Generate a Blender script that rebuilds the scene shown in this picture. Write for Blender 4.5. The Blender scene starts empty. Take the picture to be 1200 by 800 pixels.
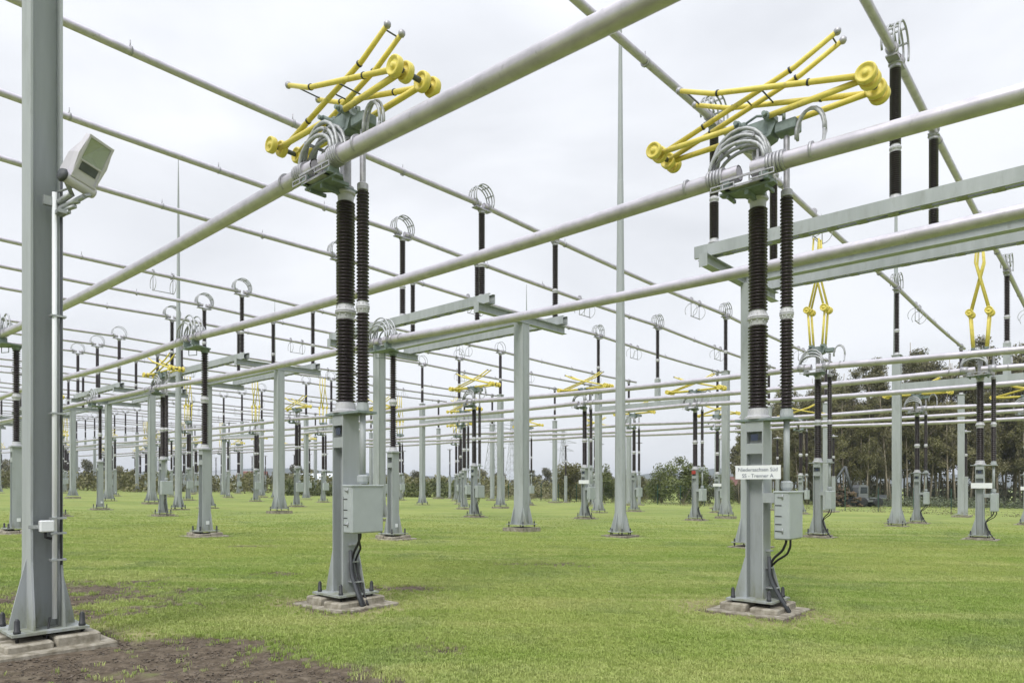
import bpy, math, random
import numpy as np
from mathutils import Vector, Matrix
random.seed(7)
rng = np.random.default_rng(7)
SC = bpy.context.scene
COL = SC.collection
PI = math.pi
R = math.radians

# ------------------------------------------------------------------ camera
FPX = 806.0
HAZE = 0.0003
CAMH = 1.88
cam = bpy.data.cameras.new('camera')
cam.sensor_width = 36.0
cam.lens = FPX / 1200 * 36
cam.shift_y = (568.3 - 400) / 1200
cam.clip_end = 6000
cam.clip_start = 0.1
camo = bpy.data.objects.new('camera', cam)
COL.objects.link(camo)
camo.location = (0, 0, CAMH)
camo.rotation_euler = (PI / 2, 0, 0)
SC.camera = camo

# ------------------------------------------------------------------ sky, sun, exposure
SUN_EL, SUN_AZ = R(48), R(205)
world = bpy.data.worlds.new('World')
SC.world = world
world.use_nodes = True
wn, wl = world.node_tree.nodes, world.node_tree.links
wn.clear()
out = wn.new('ShaderNodeOutputWorld')
bg = wn.new('ShaderNodeBackground')
sky = wn.new('ShaderNodeTexSky')
sky.sky_type = 'NISHITA'
sky.sun_disc = False
sky.sun_elevation = SUN_EL
sky.sun_rotation = SUN_AZ
tc = wn.new('ShaderNodeTexCoord')
mp = wn.new('ShaderNodeMapping')
mp.inputs['Scale'].default_value = (1.0, 1.0, 2.6)
wl.new(tc.outputs['Generated'], mp.inputs['Vector'])
no = wn.new('ShaderNodeTexNoise')
no.inputs['Scale'].default_value = 1.7
no.inputs['Detail'].default_value = 5
no.inputs['Roughness'].default_value = 0.5
no.inputs['Distortion'].default_value = 0.3
wl.new(mp.outputs['Vector'], no.inputs['Vector'])
ramp = wn.new('ShaderNodeValToRGB')
ramp.color_ramp.elements[0].position = 0.36
ramp.color_ramp.elements[0].color = (4.95, 5.1, 5.4, 1)
ramp.color_ramp.elements[1].position = 0.64
ramp.color_ramp.elements[1].color = (6.7, 6.85, 7.15, 1)
wl.new(no.outputs['Fac'], ramp.inputs['Fac'])
mixs = wn.new('ShaderNodeMixRGB')
mixs.inputs['Fac'].default_value = 0.95
wl.new(sky.outputs['Color'], mixs.inputs['Color1'])
wl.new(ramp.outputs['Color'], mixs.inputs['Color2'])
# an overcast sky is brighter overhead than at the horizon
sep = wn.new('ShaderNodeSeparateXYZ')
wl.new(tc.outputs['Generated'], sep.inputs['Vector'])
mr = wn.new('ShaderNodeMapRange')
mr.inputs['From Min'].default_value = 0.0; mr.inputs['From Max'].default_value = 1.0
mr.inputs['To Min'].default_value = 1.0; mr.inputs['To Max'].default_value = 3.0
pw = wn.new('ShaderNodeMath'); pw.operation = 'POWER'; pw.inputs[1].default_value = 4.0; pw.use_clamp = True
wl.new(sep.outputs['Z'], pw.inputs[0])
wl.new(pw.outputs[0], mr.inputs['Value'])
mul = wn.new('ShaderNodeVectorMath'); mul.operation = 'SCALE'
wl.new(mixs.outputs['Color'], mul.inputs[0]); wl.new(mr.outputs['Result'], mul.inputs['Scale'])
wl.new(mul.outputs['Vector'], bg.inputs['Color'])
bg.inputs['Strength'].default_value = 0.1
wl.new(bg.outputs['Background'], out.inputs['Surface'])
sun = bpy.data.lights.new('sun', 'SUN')
sun.energy = 1.5
sun.angle = R(20)
sun.color = (1.0, 0.97, 0.92)
suno = bpy.data.objects.new('sun', sun)
COL.objects.link(suno)
sd = Vector((math.sin(SUN_AZ) * math.cos(SUN_EL), math.cos(SUN_AZ) * math.cos(SUN_EL), math.sin(SUN_EL)))
suno.rotation_euler = sd.to_track_quat('Z', 'Y').to_euler()
SC.view_settings.view_transform = 'Standard'
SC.view_settings.look = 'None'
SC.view_settings.exposure = 0.55
SC.view_settings.gamma = 1
SC.render.engine = 'CYCLES'

# ------------------------------------------------------------------ yard frame
US = Vector((0.747, -0.665, 0)).normalized()
VS = Vector((0.665, 0.747, 0)).normalized()
YAW = math.atan2(US.y, US.x)

def gz(x):
    return -0.0146 * 250 * math.tanh(x / 250)

def P(u, v, z=0):
    p = US * u + VS * v
    return Vector((p.x, p.y, z + gz(p.x)))

def U_(r, k):
    return -9.03 + 19.1 * r + 4.78 * k
def V_(s, k):
    return (6.26, 28.3, 45.7)[s] + 4.26 * k

def px(p):
    if p.y < 0.5:
        return None
    return 600 + FPX * p.x / p.y, 568.3 - FPX * (p.z - CAMH) / p.y

def seen(p, m=90):
    q = px(p)
    return q is not None and -m < q[0] < 1200 + m and -m < q[1] < 900

# ------------------------------------------------------------------ materials
MAT = {}
def mat(name, col, rough=0.6, metal=0.0, noise=0.0, nscale=8.0, col2=None, bump=0.0, bscale=60.0, spec=0.5, streak=False, obj=False):
    m = bpy.data.materials.new(name)
    m.use_nodes = True
    n, l = m.node_tree.nodes, m.node_tree.links
    b = n['Principled BSDF']
    b.inputs['Roughness'].default_value = rough
    b.inputs['Metallic'].default_value = metal
    b.inputs['Specular IOR Level'].default_value = spec
    t = n.new('ShaderNodeTexCoord')
    if noise > 0 or col2:
        nz = n.new('ShaderNodeTexNoise')
        nz.inputs['Scale'].default_value = nscale
        nz.inputs['Detail'].default_value = 6
        nz.inputs['Roughness'].default_value = 0.6
        if streak:
            mp_ = n.new('ShaderNodeMapping')
            mp_.inputs['Scale'].default_value = (1, 1, 0.12)
            l.new(t.outputs['Object'], mp_.inputs['Vector'])
            l.new(mp_.outputs['Vector'], nz.inputs['Vector'])
        else:
            l.new(t.outputs['Object'], nz.inputs['Vector'])
        r = n.new('ShaderNodeValToRGB')
        r.color_ramp.elements[0].position = 0.35
        r.color_ramp.elements[1].position = 0.65
        c2 = col2 if col2 else tuple(c * (1 - noise) for c in col)
        r.color_ramp.elements[0].color = (*c2, 1)
        r.color_ramp.elements[1].color = (*col, 1)
        l.new(nz.outputs['Fac'], r.inputs['Fac'])
        src = r.outputs['Color']
        if obj:
            oi = n.new('ShaderNodeObjectInfo')
            hs = n.new('ShaderNodeHueSaturation')
            mr = n.new('ShaderNodeMapRange')
            mr.inputs['To Min'].default_value = 0.8
            mr.inputs['To Max'].default_value = 1.2
            l.new(oi.outputs['Random'], mr.inputs['Value'])
            l.new(mr.outputs['Result'], hs.inputs['Value'])
            l.new(src, hs.inputs['Color'])
            src = hs.outputs['Color']
        l.new(src, b.inputs['Base Color'])
    else:
        b.inputs['Base Color'].default_value = (*col, 1)
    if bump > 0:
        nb = n.new('ShaderNodeTexNoise')
        nb.inputs['Scale'].default_value = bscale
        nb.inputs['Detail'].default_value = 4
        l.new(t.outputs['Object'], nb.inputs['Vector'])
        bu = n.new('ShaderNodeBump')
        bu.inputs['Strength'].default_value = bump
        bu.inputs['Distance'].default_value = 0.01
        l.new(nb.outputs['Fac'], bu.inputs['Height'])
        l.new(bu.outputs['Normal'], b.inputs['Normal'])
    MAT[name] = m
    return m

mat('steel_paint', (0.375, 0.400, 0.415), 0.5, 0, col2=(0.305, 0.330, 0.335), nscale=3.0, streak=True)
def wear(name, spots, amount, scale=7.0, lo=.56, hi=.72, foot=None, zs=1.0):
    """stains of their own shape, and moss on the lowest part of the steel"""
    m = MAT[name]; n, l = m.node_tree.nodes, m.node_tree.links
    b = n['Principled BSDF']
    src = b.inputs['Base Color'].links[0].from_socket
    t = n.new('ShaderNodeTexCoord')
    mp_ = n.new('ShaderNodeMapping'); mp_.inputs['Scale'].default_value = (1, 1, zs); mp_.inputs['Location'].default_value = (3.3, 1.7, 5.1)
    l.new(t.outputs['Object'], mp_.inputs['Vector'])
    nz_ = n.new('ShaderNodeTexNoise'); nz_.inputs['Scale'].default_value = scale; nz_.inputs['Detail'].default_value = 8; nz_.inputs['Roughness'].default_value = .68
    l.new(mp_.outputs['Vector'], nz_.inputs['Vector'])
    r_ = n.new('ShaderNodeMapRange'); r_.inputs['From Min'].default_value = lo; r_.inputs['From Max'].default_value = hi; r_.inputs['To Max'].default_value = amount
    l.new(nz_.outputs['Fac'], r_.inputs['Value'])
    mxn = n.new('ShaderNodeMixRGB'); mxn.inputs['Color2'].default_value = (*spots, 1)
    l.new(r_.outputs['Result'], mxn.inputs['Fac']); l.new(src, mxn.inputs['Color1'])
    outc = mxn.outputs['Color']
    if foot:
        sp = n.new('ShaderNodeSeparateXYZ'); l.new(t.outputs['Object'], sp.inputs['Vector'])
        rz_ = n.new('ShaderNodeMapRange'); rz_.inputs['From Min'].default_value = .62; rz_.inputs['From Max'].default_value = .2; rz_.inputs['To Max'].default_value = 1
        l.new(sp.outputs['Z'], rz_.inputs['Value'])
        mu = n.new('ShaderNodeMath'); mu.operation = 'MULTIPLY'; l.new(rz_.outputs['Result'], mu.inputs[0])
        r2 = n.new('ShaderNodeMapRange'); r2.inputs['From Min'].default_value = .42; r2.inputs['From Max'].default_value = .66; r2.inputs['To Max'].default_value = .8
        l.new(nz_.outputs['Fac'], r2.inputs['Value']); l.new(r2.outputs['Result'], mu.inputs[1])
        m2 = n.new('ShaderNodeMixRGB'); m2.inputs['Color2'].default_value = (*foot, 1)
        l.new(mu.outputs[0], m2.inputs['Fac']); l.new(outc, m2.inputs['Color1']); outc = m2.outputs['Color']
    l.new(outc, b.inputs['Base Color'])
    mr_ = n.new('ShaderNodeMapRange'); mr_.inputs['To Min'].default_value = b.inputs['Roughness'].default_value - .1; mr_.inputs['To Max'].default_value = b.inputs['Roughness'].default_value + .14
    l.new(nz_.outputs['Fac'], mr_.inputs['Value']); l.new(mr_.outputs['Result'], b.inputs['Roughness'])
wear('steel_paint', (.22, .235, .215), .55, 5.0, .54, .72, (.16, .17, .07), .25)
mat('box_paint', (0.39, 0.425, 0.43), 0.45, 0, noise=0.08, nscale=5)
mat('aluminium', (0.56, 0.53, 0.585), 0.33, 0.45, col2=(0.45, 0.43, 0.47), nscale=4)
wear('box_paint', (.27, .30, .28), .45, 4.0, .55, .72, None, .4)
wear('aluminium', (.27, .26, .25), .75, 6.0, .60, .70)
mat('cast_alu', (0.46, 0.455, 0.49), 0.5, 0.5, noise=0.3, nscale=9)
mat('cable_alu', (0.46, 0.47, 0.49), 0.5, 0.3, noise=0.3, nscale=20)
mat('galvanised', (0.42, 0.44, 0.45), 0.5, 0.5, noise=0.25, nscale=14)
mat('gearbox', (0.22, 0.27, 0.26), 0.55, 0.1, noise=0.3, nscale=9)
mat('dark_casting', (0.10, 0.11, 0.115), 0.6, 0.2, noise=0.3, nscale=9)
mat('porcelain', (0.026, 0.017, 0.020), 0.32, 0, noise=0.3, nscale=5)
mat('cement_flange', (0.52, 0.52, 0.55), 0.55, 0.1, noise=0.15, nscale=10)
mat('yellow_paint', (0.74, 0.63, 0.14), 0.5, 0, col2=(0.66, 0.54, 0.10), nscale=6)
wear('yellow_paint', (.36, .30, .10), .6, 9.0, .56, .70)
mat('concrete', (0.38, 0.35, 0.29), 0.9, 0, col2=(0.16, 0.14, 0.10), nscale=8, bump=0.6, bscale=40)
mat('black_rubber', (0.018, 0.018, 0.02), 0.55)
mat('dark_bolt', (0.035, 0.037, 0.04), 0.5, 0.2)
mat('cable_grey', (0.055, 0.06, 0.068), 0.6)
mat('white_plastic', (0.75, 0.77, 0.79), 0.4)
mat('sign_white', (0.80, 0.81, 0.84), 0.35)
mat('sign_blue', (0.03, 0.04, 0.075), 0.4)
mat('ink', (0.20, 0.22, 0.28), 0.6)
mat('red_paint', (0.35, 0.04, 0.03), 0.5)
mat('fence_green', (0.02, 0.06, 0.045), 0.5)
mat('bark', (0.20, 0.165, 0.125), 0.9, 0, col2=(0.33, 0.29, 0.23), nscale=3)
mat('bark_dark', (0.08, 0.065, 0.05), 0.9, 0, noise=0.4, nscale=3)
mat('leaf_olive', (0.18, 0.172, 0.070), 0.7, 0, col2=(0.105, 0.102, 0.046), nscale=0.5, obj=True)
mat('leaf_brown', (0.21, 0.195, 0.098), 0.7, 0, col2=(0.125, 0.118, 0.062), nscale=0.5, obj=True)
mat('leaf_green', (0.150, 0.175, 0.050), 0.7, 0, col2=(0.085, 0.105, 0.035), nscale=0.6, obj=True)
mat('leaf_grey', (0.17, 0.19, 0.12), 0.7, 0, col2=(0.10, 0.12, 0.075), nscale=0.6, obj=True)
mat('leaf_deep', (0.135, 0.128, 0.066), 0.7, 0, col2=(0.078, 0.076, 0.042), nscale=0.4, obj=True)
mat('hill_wood', (0.08, 0.10, 0.09), 0.95, 0, noise=0.5, nscale=0.01)
mat('ochre_leaf', (0.22, 0.15, 0.035), 0.8, 0, noise=0.4, nscale=0.5)
mat('brick_red', (0.17, 0.075, 0.06), 0.8, 0, noise=0.3, nscale=1.0)
mat('roof_grey', (0.28, 0.30, 0.32), 0.7, 0, noise=0.2, nscale=1.0)
mat('white_sheet', (0.62, 0.66, 0.70), 0.5)
mat('window_dark', (0.03, 0.035, 0.045), 0.15)
mat('machine_white', (0.17, 0.18, 0.19), 0.5, 0, noise=0.2, nscale=2)
mat('wood_brown', (0.15, 0.10, 0.055), 0.9, 0, col2=(0.05, 0.04, 0.028), nscale=1.5)
mat('lamp_body', (0.58, 0.56, 0.62), 0.45, 0.1)
mat('reflector', (0.92, 0.92, 0.92), 0.5, 0.0)
gl = mat('lamp_glass', (0.80, 0.85, 0.80), 0.08)
gl.node_tree.nodes['Principled BSDF'].inputs['Transmission Weight'].default_value = 0.75

# ------------------------------------------------------------------ mesh builder
class MB:
    def __init__(s):
        s.v = []; s.f = []; s.sm = []
    def add(s, vs, fs, smooth=False):
        b = len(s.v)
        s.v += [tuple(x) for x in vs]
        for f in fs:
            s.f.append(tuple(i + b for i in f)); s.sm.append(smooth)
        return s
    def box(s, x0, x1, y0, y1, z0, z1, bev=0.0):
        if bev > 0:
            vs = []
            for z, d in ((z0, bev), (z0 + bev, 0), (z1 - bev, 0), (z1, bev)):
                xa, xb, ya, yb = x0 + d, x1 - d, y0 + d, y1 - d
                c = bev if d == 0 else bev * 0.4
                vs += [(xa + c, ya, z), (xb - c, ya, z), (xb, ya + c, z), (xb, yb - c, z), (xb - c, yb, z), (xa + c, yb, z), (xa, yb - c, z), (xa, ya + c, z)]
            fs = [tuple(range(7, -1, -1)), tuple(range(24, 32))]
            for k in range(3):
                for i in range(8):
                    j = (i + 1) % 8
                    fs.append((k * 8 + i, k * 8 + j, k * 8 + 8 + j, k * 8 + 8 + i))
            return s.add(vs, fs)
        vs = [(x0, y0, z0), (x1, y0, z0), (x1, y1, z0), (x0, y1, z0), (x0, y0, z1), (x1, y0, z1), (x1, y1, z1), (x0, y1, z1)]
        return s.add(vs, [(0, 3, 2, 1), (4, 5, 6, 7), (0, 1, 5, 4), (1, 2, 6, 5), (2, 3, 7, 6), (3, 0, 4, 7)])
    def frust(s, a, b, z0, z1):
        (ax0, ax1, ay0, ay1), (bx0, bx1, by0, by1) = a, b
        vs = [(ax0, ay0, z0), (ax1, ay0, z0), (ax1, ay1, z0), (ax0, ay1, z0), (bx0, by0, z1), (bx1, by0, z1), (bx1, by1, z1), (bx0, by1, z1)]
        return s.add(vs, [(0, 3, 2, 1), (4, 5, 6, 7), (0, 1, 5, 4), (1, 2, 6, 5), (2, 3, 7, 6), (3, 0, 4, 7)])
    def lathe(s, prof, seg=16, c=(0, 0, 0), axis='z', smooth=True):
        vs = []; n = len(prof)
        for r, z in prof:
            for i in range(seg):
                a = 2 * PI * i / seg
                p = (r * math.cos(a), r * math.sin(a), z)
                if axis == 'y': p = (p[0], p[2], p[1])
                if axis == 'x': p = (p[2], p[0], p[1])
                vs.append((p[0] + c[0], p[1] + c[1], p[2] + c[2]))
        fs = []
        for k in range(n - 1):
            for i in range(seg):
                j = (i + 1) % seg
                f = (k * seg + i, k * seg + j, (k + 1) * seg + j, (k + 1) * seg + i)
                fs.append(f[::-1] if axis == 'y' else f)
        s.add(vs, fs, smooth)
        b = len(s.v) - len(vs)
        if prof[0][0] > 1e-4:
            f = tuple(b + i for i in range(seg)); s.f.append(f if axis == 'y' else f[::-1]); s.sm.append(False)
        if prof[-1][0] > 1e-4:
            f = tuple(b + (n - 1) * seg + i for i in range(seg)); s.f.append(f[::-1] if axis == 'y' else f); s.sm.append(False)
        return s
    def tube(s, pts, r, seg=8, caps=True, r2=None):
        pts = [Vector(p) for p in pts]; n = len(pts); vs = []
        up = None
        for i, p in enumerate(pts):
            t = (pts[min(i + 1, n - 1)] - pts[max(i - 1, 0)]).normalized()
            if up is None:
                up = t.orthogonal().normalized()
            else:
                up = (up - t * up.dot(t)).normalized()
            w = t.cross(up)
            rr = r if r2 is None else r + (r2 - r) * i / (n - 1)
            for k in range(seg):
                a = 2 * PI * k / seg
                vs.append(p + (up * math.cos(a) + w * math.sin(a)) * rr)
        fs = []
        for i in range(n - 1):
            for k in range(seg):
                j = (k + 1) % seg
                fs.append((i * seg + k, i * seg + j, (i + 1) * seg + j, (i + 1) * seg + k))
        s.add(vs, fs, True)
        if caps:
            b = len(s.v) - len(vs)
            s.f.append(tuple(b + k for k in range(seg))[::-1]); s.sm.append(False)
            s.f.append(tuple(b + (n - 1) * seg + k for k in range(seg))); s.sm.append(False)
        return s
    def prism(s, poly, a, b, axis='y'):
        # poly in the two other axes, extruded along axis from a to b
        n = len(poly)
        def q(p, t):
            if axis == 'y': return (p[0], t, p[1])
            if axis == 'x': return (t, p[0], p[1])
            return (p[0], p[1], t)
        vs = [q(p, a) for p in poly] + [q(p, b) for p in poly]
        fs = [tuple(range(n)), tuple(range(2 * n - 1, n - 1, -1))]
        for i in range(n):
            j = (i + 1) % n
            fs.append((i, i + n, j + n, j))
        return s.add(vs, fs)
    def mesh(s, name, m):
        me = bpy.data.meshes.new(name)
        me.from_pydata(s.v, [], s.f)
        me.polygons.foreach_set('use_smooth', s.sm)
        me.materials.append(MAT[m] if isinstance(m, str) else m)
        me.update()
        return me

def tag(o, label=None, cat=None, group=None, kind=None):
    if label:
        lw = label.split()
        assert 4 <= len(lw) <= 16, label
        o['label'] = label
    if cat: o['category'] = cat
    if group: o['group'] = group
    if kind: o['kind'] = kind
    return o

def obj(name, mesh, m=None, parent=None, loc=None, rz=None):
    if isinstance(mesh, MB): mesh = mesh.mesh(name, m)
    o = bpy.data.objects.new(name, mesh)
    COL.objects.link(o)
    if parent is not None: o.parent = parent
    if loc is not None: o.location = loc
    if rz is not None: o.rotation_euler.z = rz
    return o

def empty(name, loc=(0, 0, 0), rz=YAW):
    o = bpy.data.objects.new(name, None)
    o.empty_display_size = 0.2
    COL.objects.link(o)
    o.location = loc
    o.rotation_euler.z = rz
    return o

def copy_tree(o, loc=None, parent=None):
    c = o.copy(); COL.objects.link(c)
    if parent is not None: c.parent = parent
    if loc is not None: c.location = loc
    for ch in KIDS.get(o.name, ()):
        copy_tree(ch, None, c)
    return c
KIDS = {}
def freeze(root):
    def rec(o):
        k = [c for c in bpy.data.objects if c.parent == o]
        if k: KIDS[o.name] = k
        for c in k: rec(c)
    rec(root)

class Proto:
    """first use moves the built thing itself, later uses copy it"""
    def __init__(s, build):
        s.build = build; s.root = None
    def put(s, loc):
        if s.root is None:
            s.root = s.build(); freeze(s.root)
            s.root.location = loc
            return s.root
        return copy_tree(s.root, loc)

def arc(c, r, a0, a1, n=10, plane='xz', squash=1.0):
    pts = []
    for i in range(n + 1):
        a = a0 + (a1 - a0) * i / n
        x, z = r * math.cos(a), r * math.sin(a) * squash
        if plane == 'xz': pts.append((c[0] + x, c[1], c[2] + z))
        else: pts.append((c[0], c[1] + x, c[2] + z))
    return pts

# ------------------------------------------------------------------ shared insulator and foot shapes
def insulator_mb(z0, z1, rc, rs, lod, c=(0, 0)):
    seg = (22, 14, 8)[lod]
    pitch = (0.051, 0.075, 0.3)[lod]
    n = max(2, int((z1 - z0) / pitch)); p = (z1 - z0) / n
    prof = [(rc, z0)]
    for i in range(n):
        z = z0 + i * p
        if lod == 2:
            prof += [(rs * 0.9, z + p * 0.2), (rs * 0.9, z + p * 0.8)]
        else:
            k = 1.0
            prof += [(rc, z + p * 0.34), (rs * k, z + p * 0.38), (rs * k, z + p * 0.50), (rc + (rs - rc) * .2, z + p * 0.86), (rc, z + p * 0.9)]
    prof.append((rc, z1))
    return MB().lathe(prof, seg, (c[0], c[1], 0))

def flange_mb(z, r, lod, c=(0, 0), h=0.26):
    m = MB()
    seg = (20, 12, 8)[lod]
    m.lathe([(r * 0.82, z - h / 2), (r * 0.9, z - h / 2 + 0.02), (r * 0.96, z - .05), (r * 1.16, z - 0.02), (r * 1.16, z - 0.004), (r * 1.05, z - .003), (r * 1.05, z + .003), (r * 1.16, z + .004), (r * 1.16, z + 0.02), (r * 0.96, z + 0.06), (r * 0.88, z + h / 2 - 0.02), (r * 0.8, z + h / 2)], seg, (c[0], c[1], 0), smooth=False)
    if lod == 0:
        for i in range(10):
            a = 2 * PI * i / 10
            x, y = c[0] + r * math.cos(a), c[1] + r * math.sin(a)
            m.box(x * 1 - .008, x + .008, y - .008, y + .008, z - .06, z + .06)
    return m

MC = {}
def cached(key, fn):
    if key not in MC: MC[key] = fn()
    return MC[key]

def bolt_mesh(lod):
    def f():
        s = (10, 6, 5)[lod]
        return MB().lathe([(0.016, -.04), (0.016, .05), (.032, .052), (.034, .085), (.02, .09), (.036, .105), (.036, .13), (.030, .135), (.027, .235), (.018, .25), (.012, .26)], s).mesh('anchor_bolt', 'dark_bolt')
    return cached(('bolt', lod), f)

def foot(root, lod, p=0.28, plate=0.42, half=0.43, outer=0.60, z=0.0):
    """footing slabs, base plate, four anchor bolts"""
    ft = MB().box(-outer, outer, -outer * .95, outer * .95, -0.12 + z, 0.025 + z, 0.0 if lod else 0.015)
    f = obj('concrete_footing', ft, 'concrete', root)
    if lod == 0:
        g = 0.02
        def slab():
            return MB().box(0, half - g, 0, half - g, -0.03, 0.10, 0.018).mesh('slab', 'concrete')
        me = cached('slab%.2f' % half, slab)
        for i, (sx, sy, dz, a) in enumerate(((g, g, 0, 0.0), (-half, g, -.035, .05), (-half, -half, 0.008, -.03), (g + .02, -half, -.03, .04))):
            obj('slab', me, None, f, (sx, sy, 0.032 + dz + z), a)
    else:
        obj('slab', MB().box(-half, half, -half, half, 0.032, 0.10), 'concrete', f)
    pt = plate * 0.86
    obj('base_plate', MB().box(-pt, pt, -pt, pt, 0.17 + z, 0.20 + z), 'steel_paint', root)
    for sx in (-1, 1):
        for sy in (-1, 1):
            obj('anchor_bolt', bolt_mesh(lod), None, root, (sx * p, sy * p, 0.10 + z))

def column_mb(top, lod):
    """channel column, open faces looking along v, batten plates near the top"""
    m = MB()
    a, b, h = 0.14, 0.12, 0.145
    z0 = 0.20
    for s in (-1, 1):
        m.box(min(s * a, s * (a - .02)), max(s * a, s * (a - .02)), -h, h, z0, top)
    m.box(-b, b, -0.006, 0.006, z0, top)
    for w in (-1, 1):
        for za, zb in ((top - .16, top - .002), (top - .50, top - .34)):
            y0b, y1b = sorted((w * (h - .012), w * (h - .002)))
            m.box(-b, b, y0b, y1b, za, zb)
    # gussets
    for s in (-1, 1):
        x0 = s * a
        for y in ((-h + .010, h - .010) if s < 0 else (h - .010,)):
            m.prism([(x0, z0), (x0 + s * .18, z0), (x0 + s * .16, z0 + .1), (x0 + s * .01, z0 + .62), (x0, z0 + .62)], y - .008, y + .008, 'y')
    return m

ZT = 6.65      # busbar tube axis height
VO = -0.45     # tube axis offset from the support axis

def cable_arcs(m, u0, u1, z, y, r, n, h, spread=0.05, seg=7, cnt=12):
    for i in range(n):
        yy = y + (i - (n - 1) / 2) * spread
        k = 1 - 0.10 * abs(i - (n - 1) / 2)
        hh = h * (0.72 + 0.5 * (i % 3) / 2) if n > 3 else h * (0.9 + .12 * i)
        cx, rx = (u0 + u1) / 2, (u1 - u0) / 2 * (0.86 + .14 * k)
        pts = []
        for j in range(cnt + 1):
            a = PI - PI * j / cnt
            pts.append((cx + rx * math.cos(a) * (1 + .12 * math.sin(a)), yy, z + hh * math.sin(a)))
        m.tube(pts, r, seg)

def build_disconnector(lod, state, sign=False, text=False):
    root = empty('pantograph_disconnector')
    foot(root, lod)
    TOP = 2.92
    c = obj('steel_column', column_mb(TOP, lod), 'steel_paint', root)
    if lod < 2:
        obj('info_plate', MB().box(-.055, .055, -.14, -.13, TOP - .30, TOP - .20), 'sign_blue', c)
    obj('top_plate', MB().box(-.30, .56, -.17, .17, TOP + .002, TOP + .035), 'gearbox' if lod == 0 else 'steel_paint', root)
    # main insulator
    zi0, zi1 = TOP + .04, 6.28
    ms = (20, 12, 8)[lod]
    zm = (zi0 + zi1) / 2 - .1
    fl = MB().lathe([(.20, zi0 - .005), (.20, zi0 + .03), (.16, zi0 + .05), (.15, zi0 + .15), (.11, zi0 + .18)], ms, smooth=False)
    obj('bottom_flange', fl, 'cement_flange', root)
    obj('lower_insulator', insulator_mb(zi0 + .16, zm - .11, .118, .150, lod), 'porcelain', root)
    obj('insulator_flange', flange_mb(zm, .14, lod), 'cement_flange', root)
    obj('upper_insulator', insulator_mb(zm + .11, zi1 - .05, .112, .144, lod), 'porcelain', root)
    obj('top_cap', MB().lathe([(.09, zi1 - .08), (.12, zi1 - .05), (.125, zi1 + .05), (.15, zi1 + .07), (.15, zi1 + .10)], ms, smooth=False), 'cement_flange', root)
    # rotating insulator
    ru = .44
    rr = MB().lathe([(.045, 1.86), (.045, zi0)], (12, 8, 6)[lod], (ru, 0, 0))
    rr.lathe([(.07, 1.86), (.09, 1.9), (.09, 1.98), (.06, 2.0)], 10, (ru, 0, 0), smooth=False)
    rr.lathe([(.05, zi0 - .02), (.10, zi0), (.10, zi0 + .03), (.085, zi0 + .12), (.06, zi0 + .15)], 12, (ru, 0, 0), smooth=False)
    obj('drive_rod', rr, 'steel_paint', root)
    obj('rotating_insulator', insulator_mb(zi0 + .13, zm - .08, .074, .099, lod, (ru, 0)), 'porcelain', root)
    obj('rotating_insulator_flange', flange_mb(zm, .09, lod, (ru, 0), .2), 'cement_flange', root)
    obj('rotating_insulator', insulator_mb(zm + .08, zi1 + .0, .071, .095, lod, (ru, 0)), 'porcelain', root)
    rc = MB().lathe([(.06, zi1 - .01), (.085, zi1 + .01), (.085, zi1 + .10), (.045, zi1 + .13), (.045, 7.2)], 12, (ru, 0, 0), smooth=False)
    obj('upper_drive_rod', rc, 'cast_alu', root)
    # drive cabinet
    B0, B1, W0, W1, Z0, Z1 = .36, .585, -.30, .28, 1.13, 1.84
    bx = obj('drive_cabinet', MB().box(B0, B1, W0, W1, Z0, Z1, .02), 'box_paint', root)
    arm = MB().box(.142, B0 + .01, -.16, .10, Z1 - .17, Z1 - .02)
    obj('cabinet_bracket', arm, 'steel_paint', root)
    if lod == 0:
        for z in (Z0 + .10, Z0 + .6):
            obj('hinge', MB().tube([(B0 + .13, W0 - .008, z), (B0 + .13, W0 - .008, z + .07)], .011, 8).tube([(B0 + .06, W0 - .012, z + .035), (B0 + .13, W0 - .012, z + .035)], .008, 6), 'galvanised', bx)
        for z in (.12, .22, .34, .50):
            obj('vent_slot', MB().box(B0 + .02, B0 + .115, W0 - .004, W0 + .001, Z0 + z, Z0 + z + .014), 'dark_bolt', bx)
        obj('lid_rim', MB().box(B0 - .01, B1 + .012, W0 - .012, W1 + .012, Z1 - .02, Z1 + .01, .008), 'box_paint', bx)
    if lod < 2:
        for k, dy in enumerate((-.09, .0)):
            r = .0165
            e = .10 * k
            pts = [(.45 + e, -.05 - e, Z0 + .02), (.45 + e, -.05 - e, Z0 - .06 - .4 * e), (.40 + e * .7, -.06, Z0 - .18 - e * .5), (.26 + e * .3, -.03 + .5 * e, Z0 - .30 - e * .4), (.185, -.02 + .7 * e, Z0 - .44), (.18, .0 + .7 * e, .62), (.21, .0 + .7 * e, .50), (.34, .01 + .7 * e, .22), (.47, .02 + .6 * e, .02)]
            sm = []
            for i in range(len(pts) - 1):
                a, b = Vector(pts[i]), Vector(pts[i + 1])
                sm += [a.lerp(b, .15), a.lerp(b, .85)]
            obj('control_cable', MB().tube([pts[0]] + sm + [pts[-1]], r * (1.15 if k == 0 else 1), 8), 'black_rubber', root)
        if lod == 0:
            for z in (.66, .92):
                obj('cable_clip', MB().box(.142, .205, -.05, .10, z, z + .018), 'galvanised', root)
            obj('cable_clip', MB().box(.142, .31, -.06, .10, .36, .378), 'galvanised', root)
            pts = [(.19, -.04, .85), (.195, -.04, .56), (.24, -.05, .44), (.38, -.05, .20), (.50, -.05, .02)]
            obj('cable_duct', MB().tube(pts, .028, 8), 'cable_grey', root)
    # bracket carrying the tube ends
    zb = zi1 + .105
    br = MB()
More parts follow.
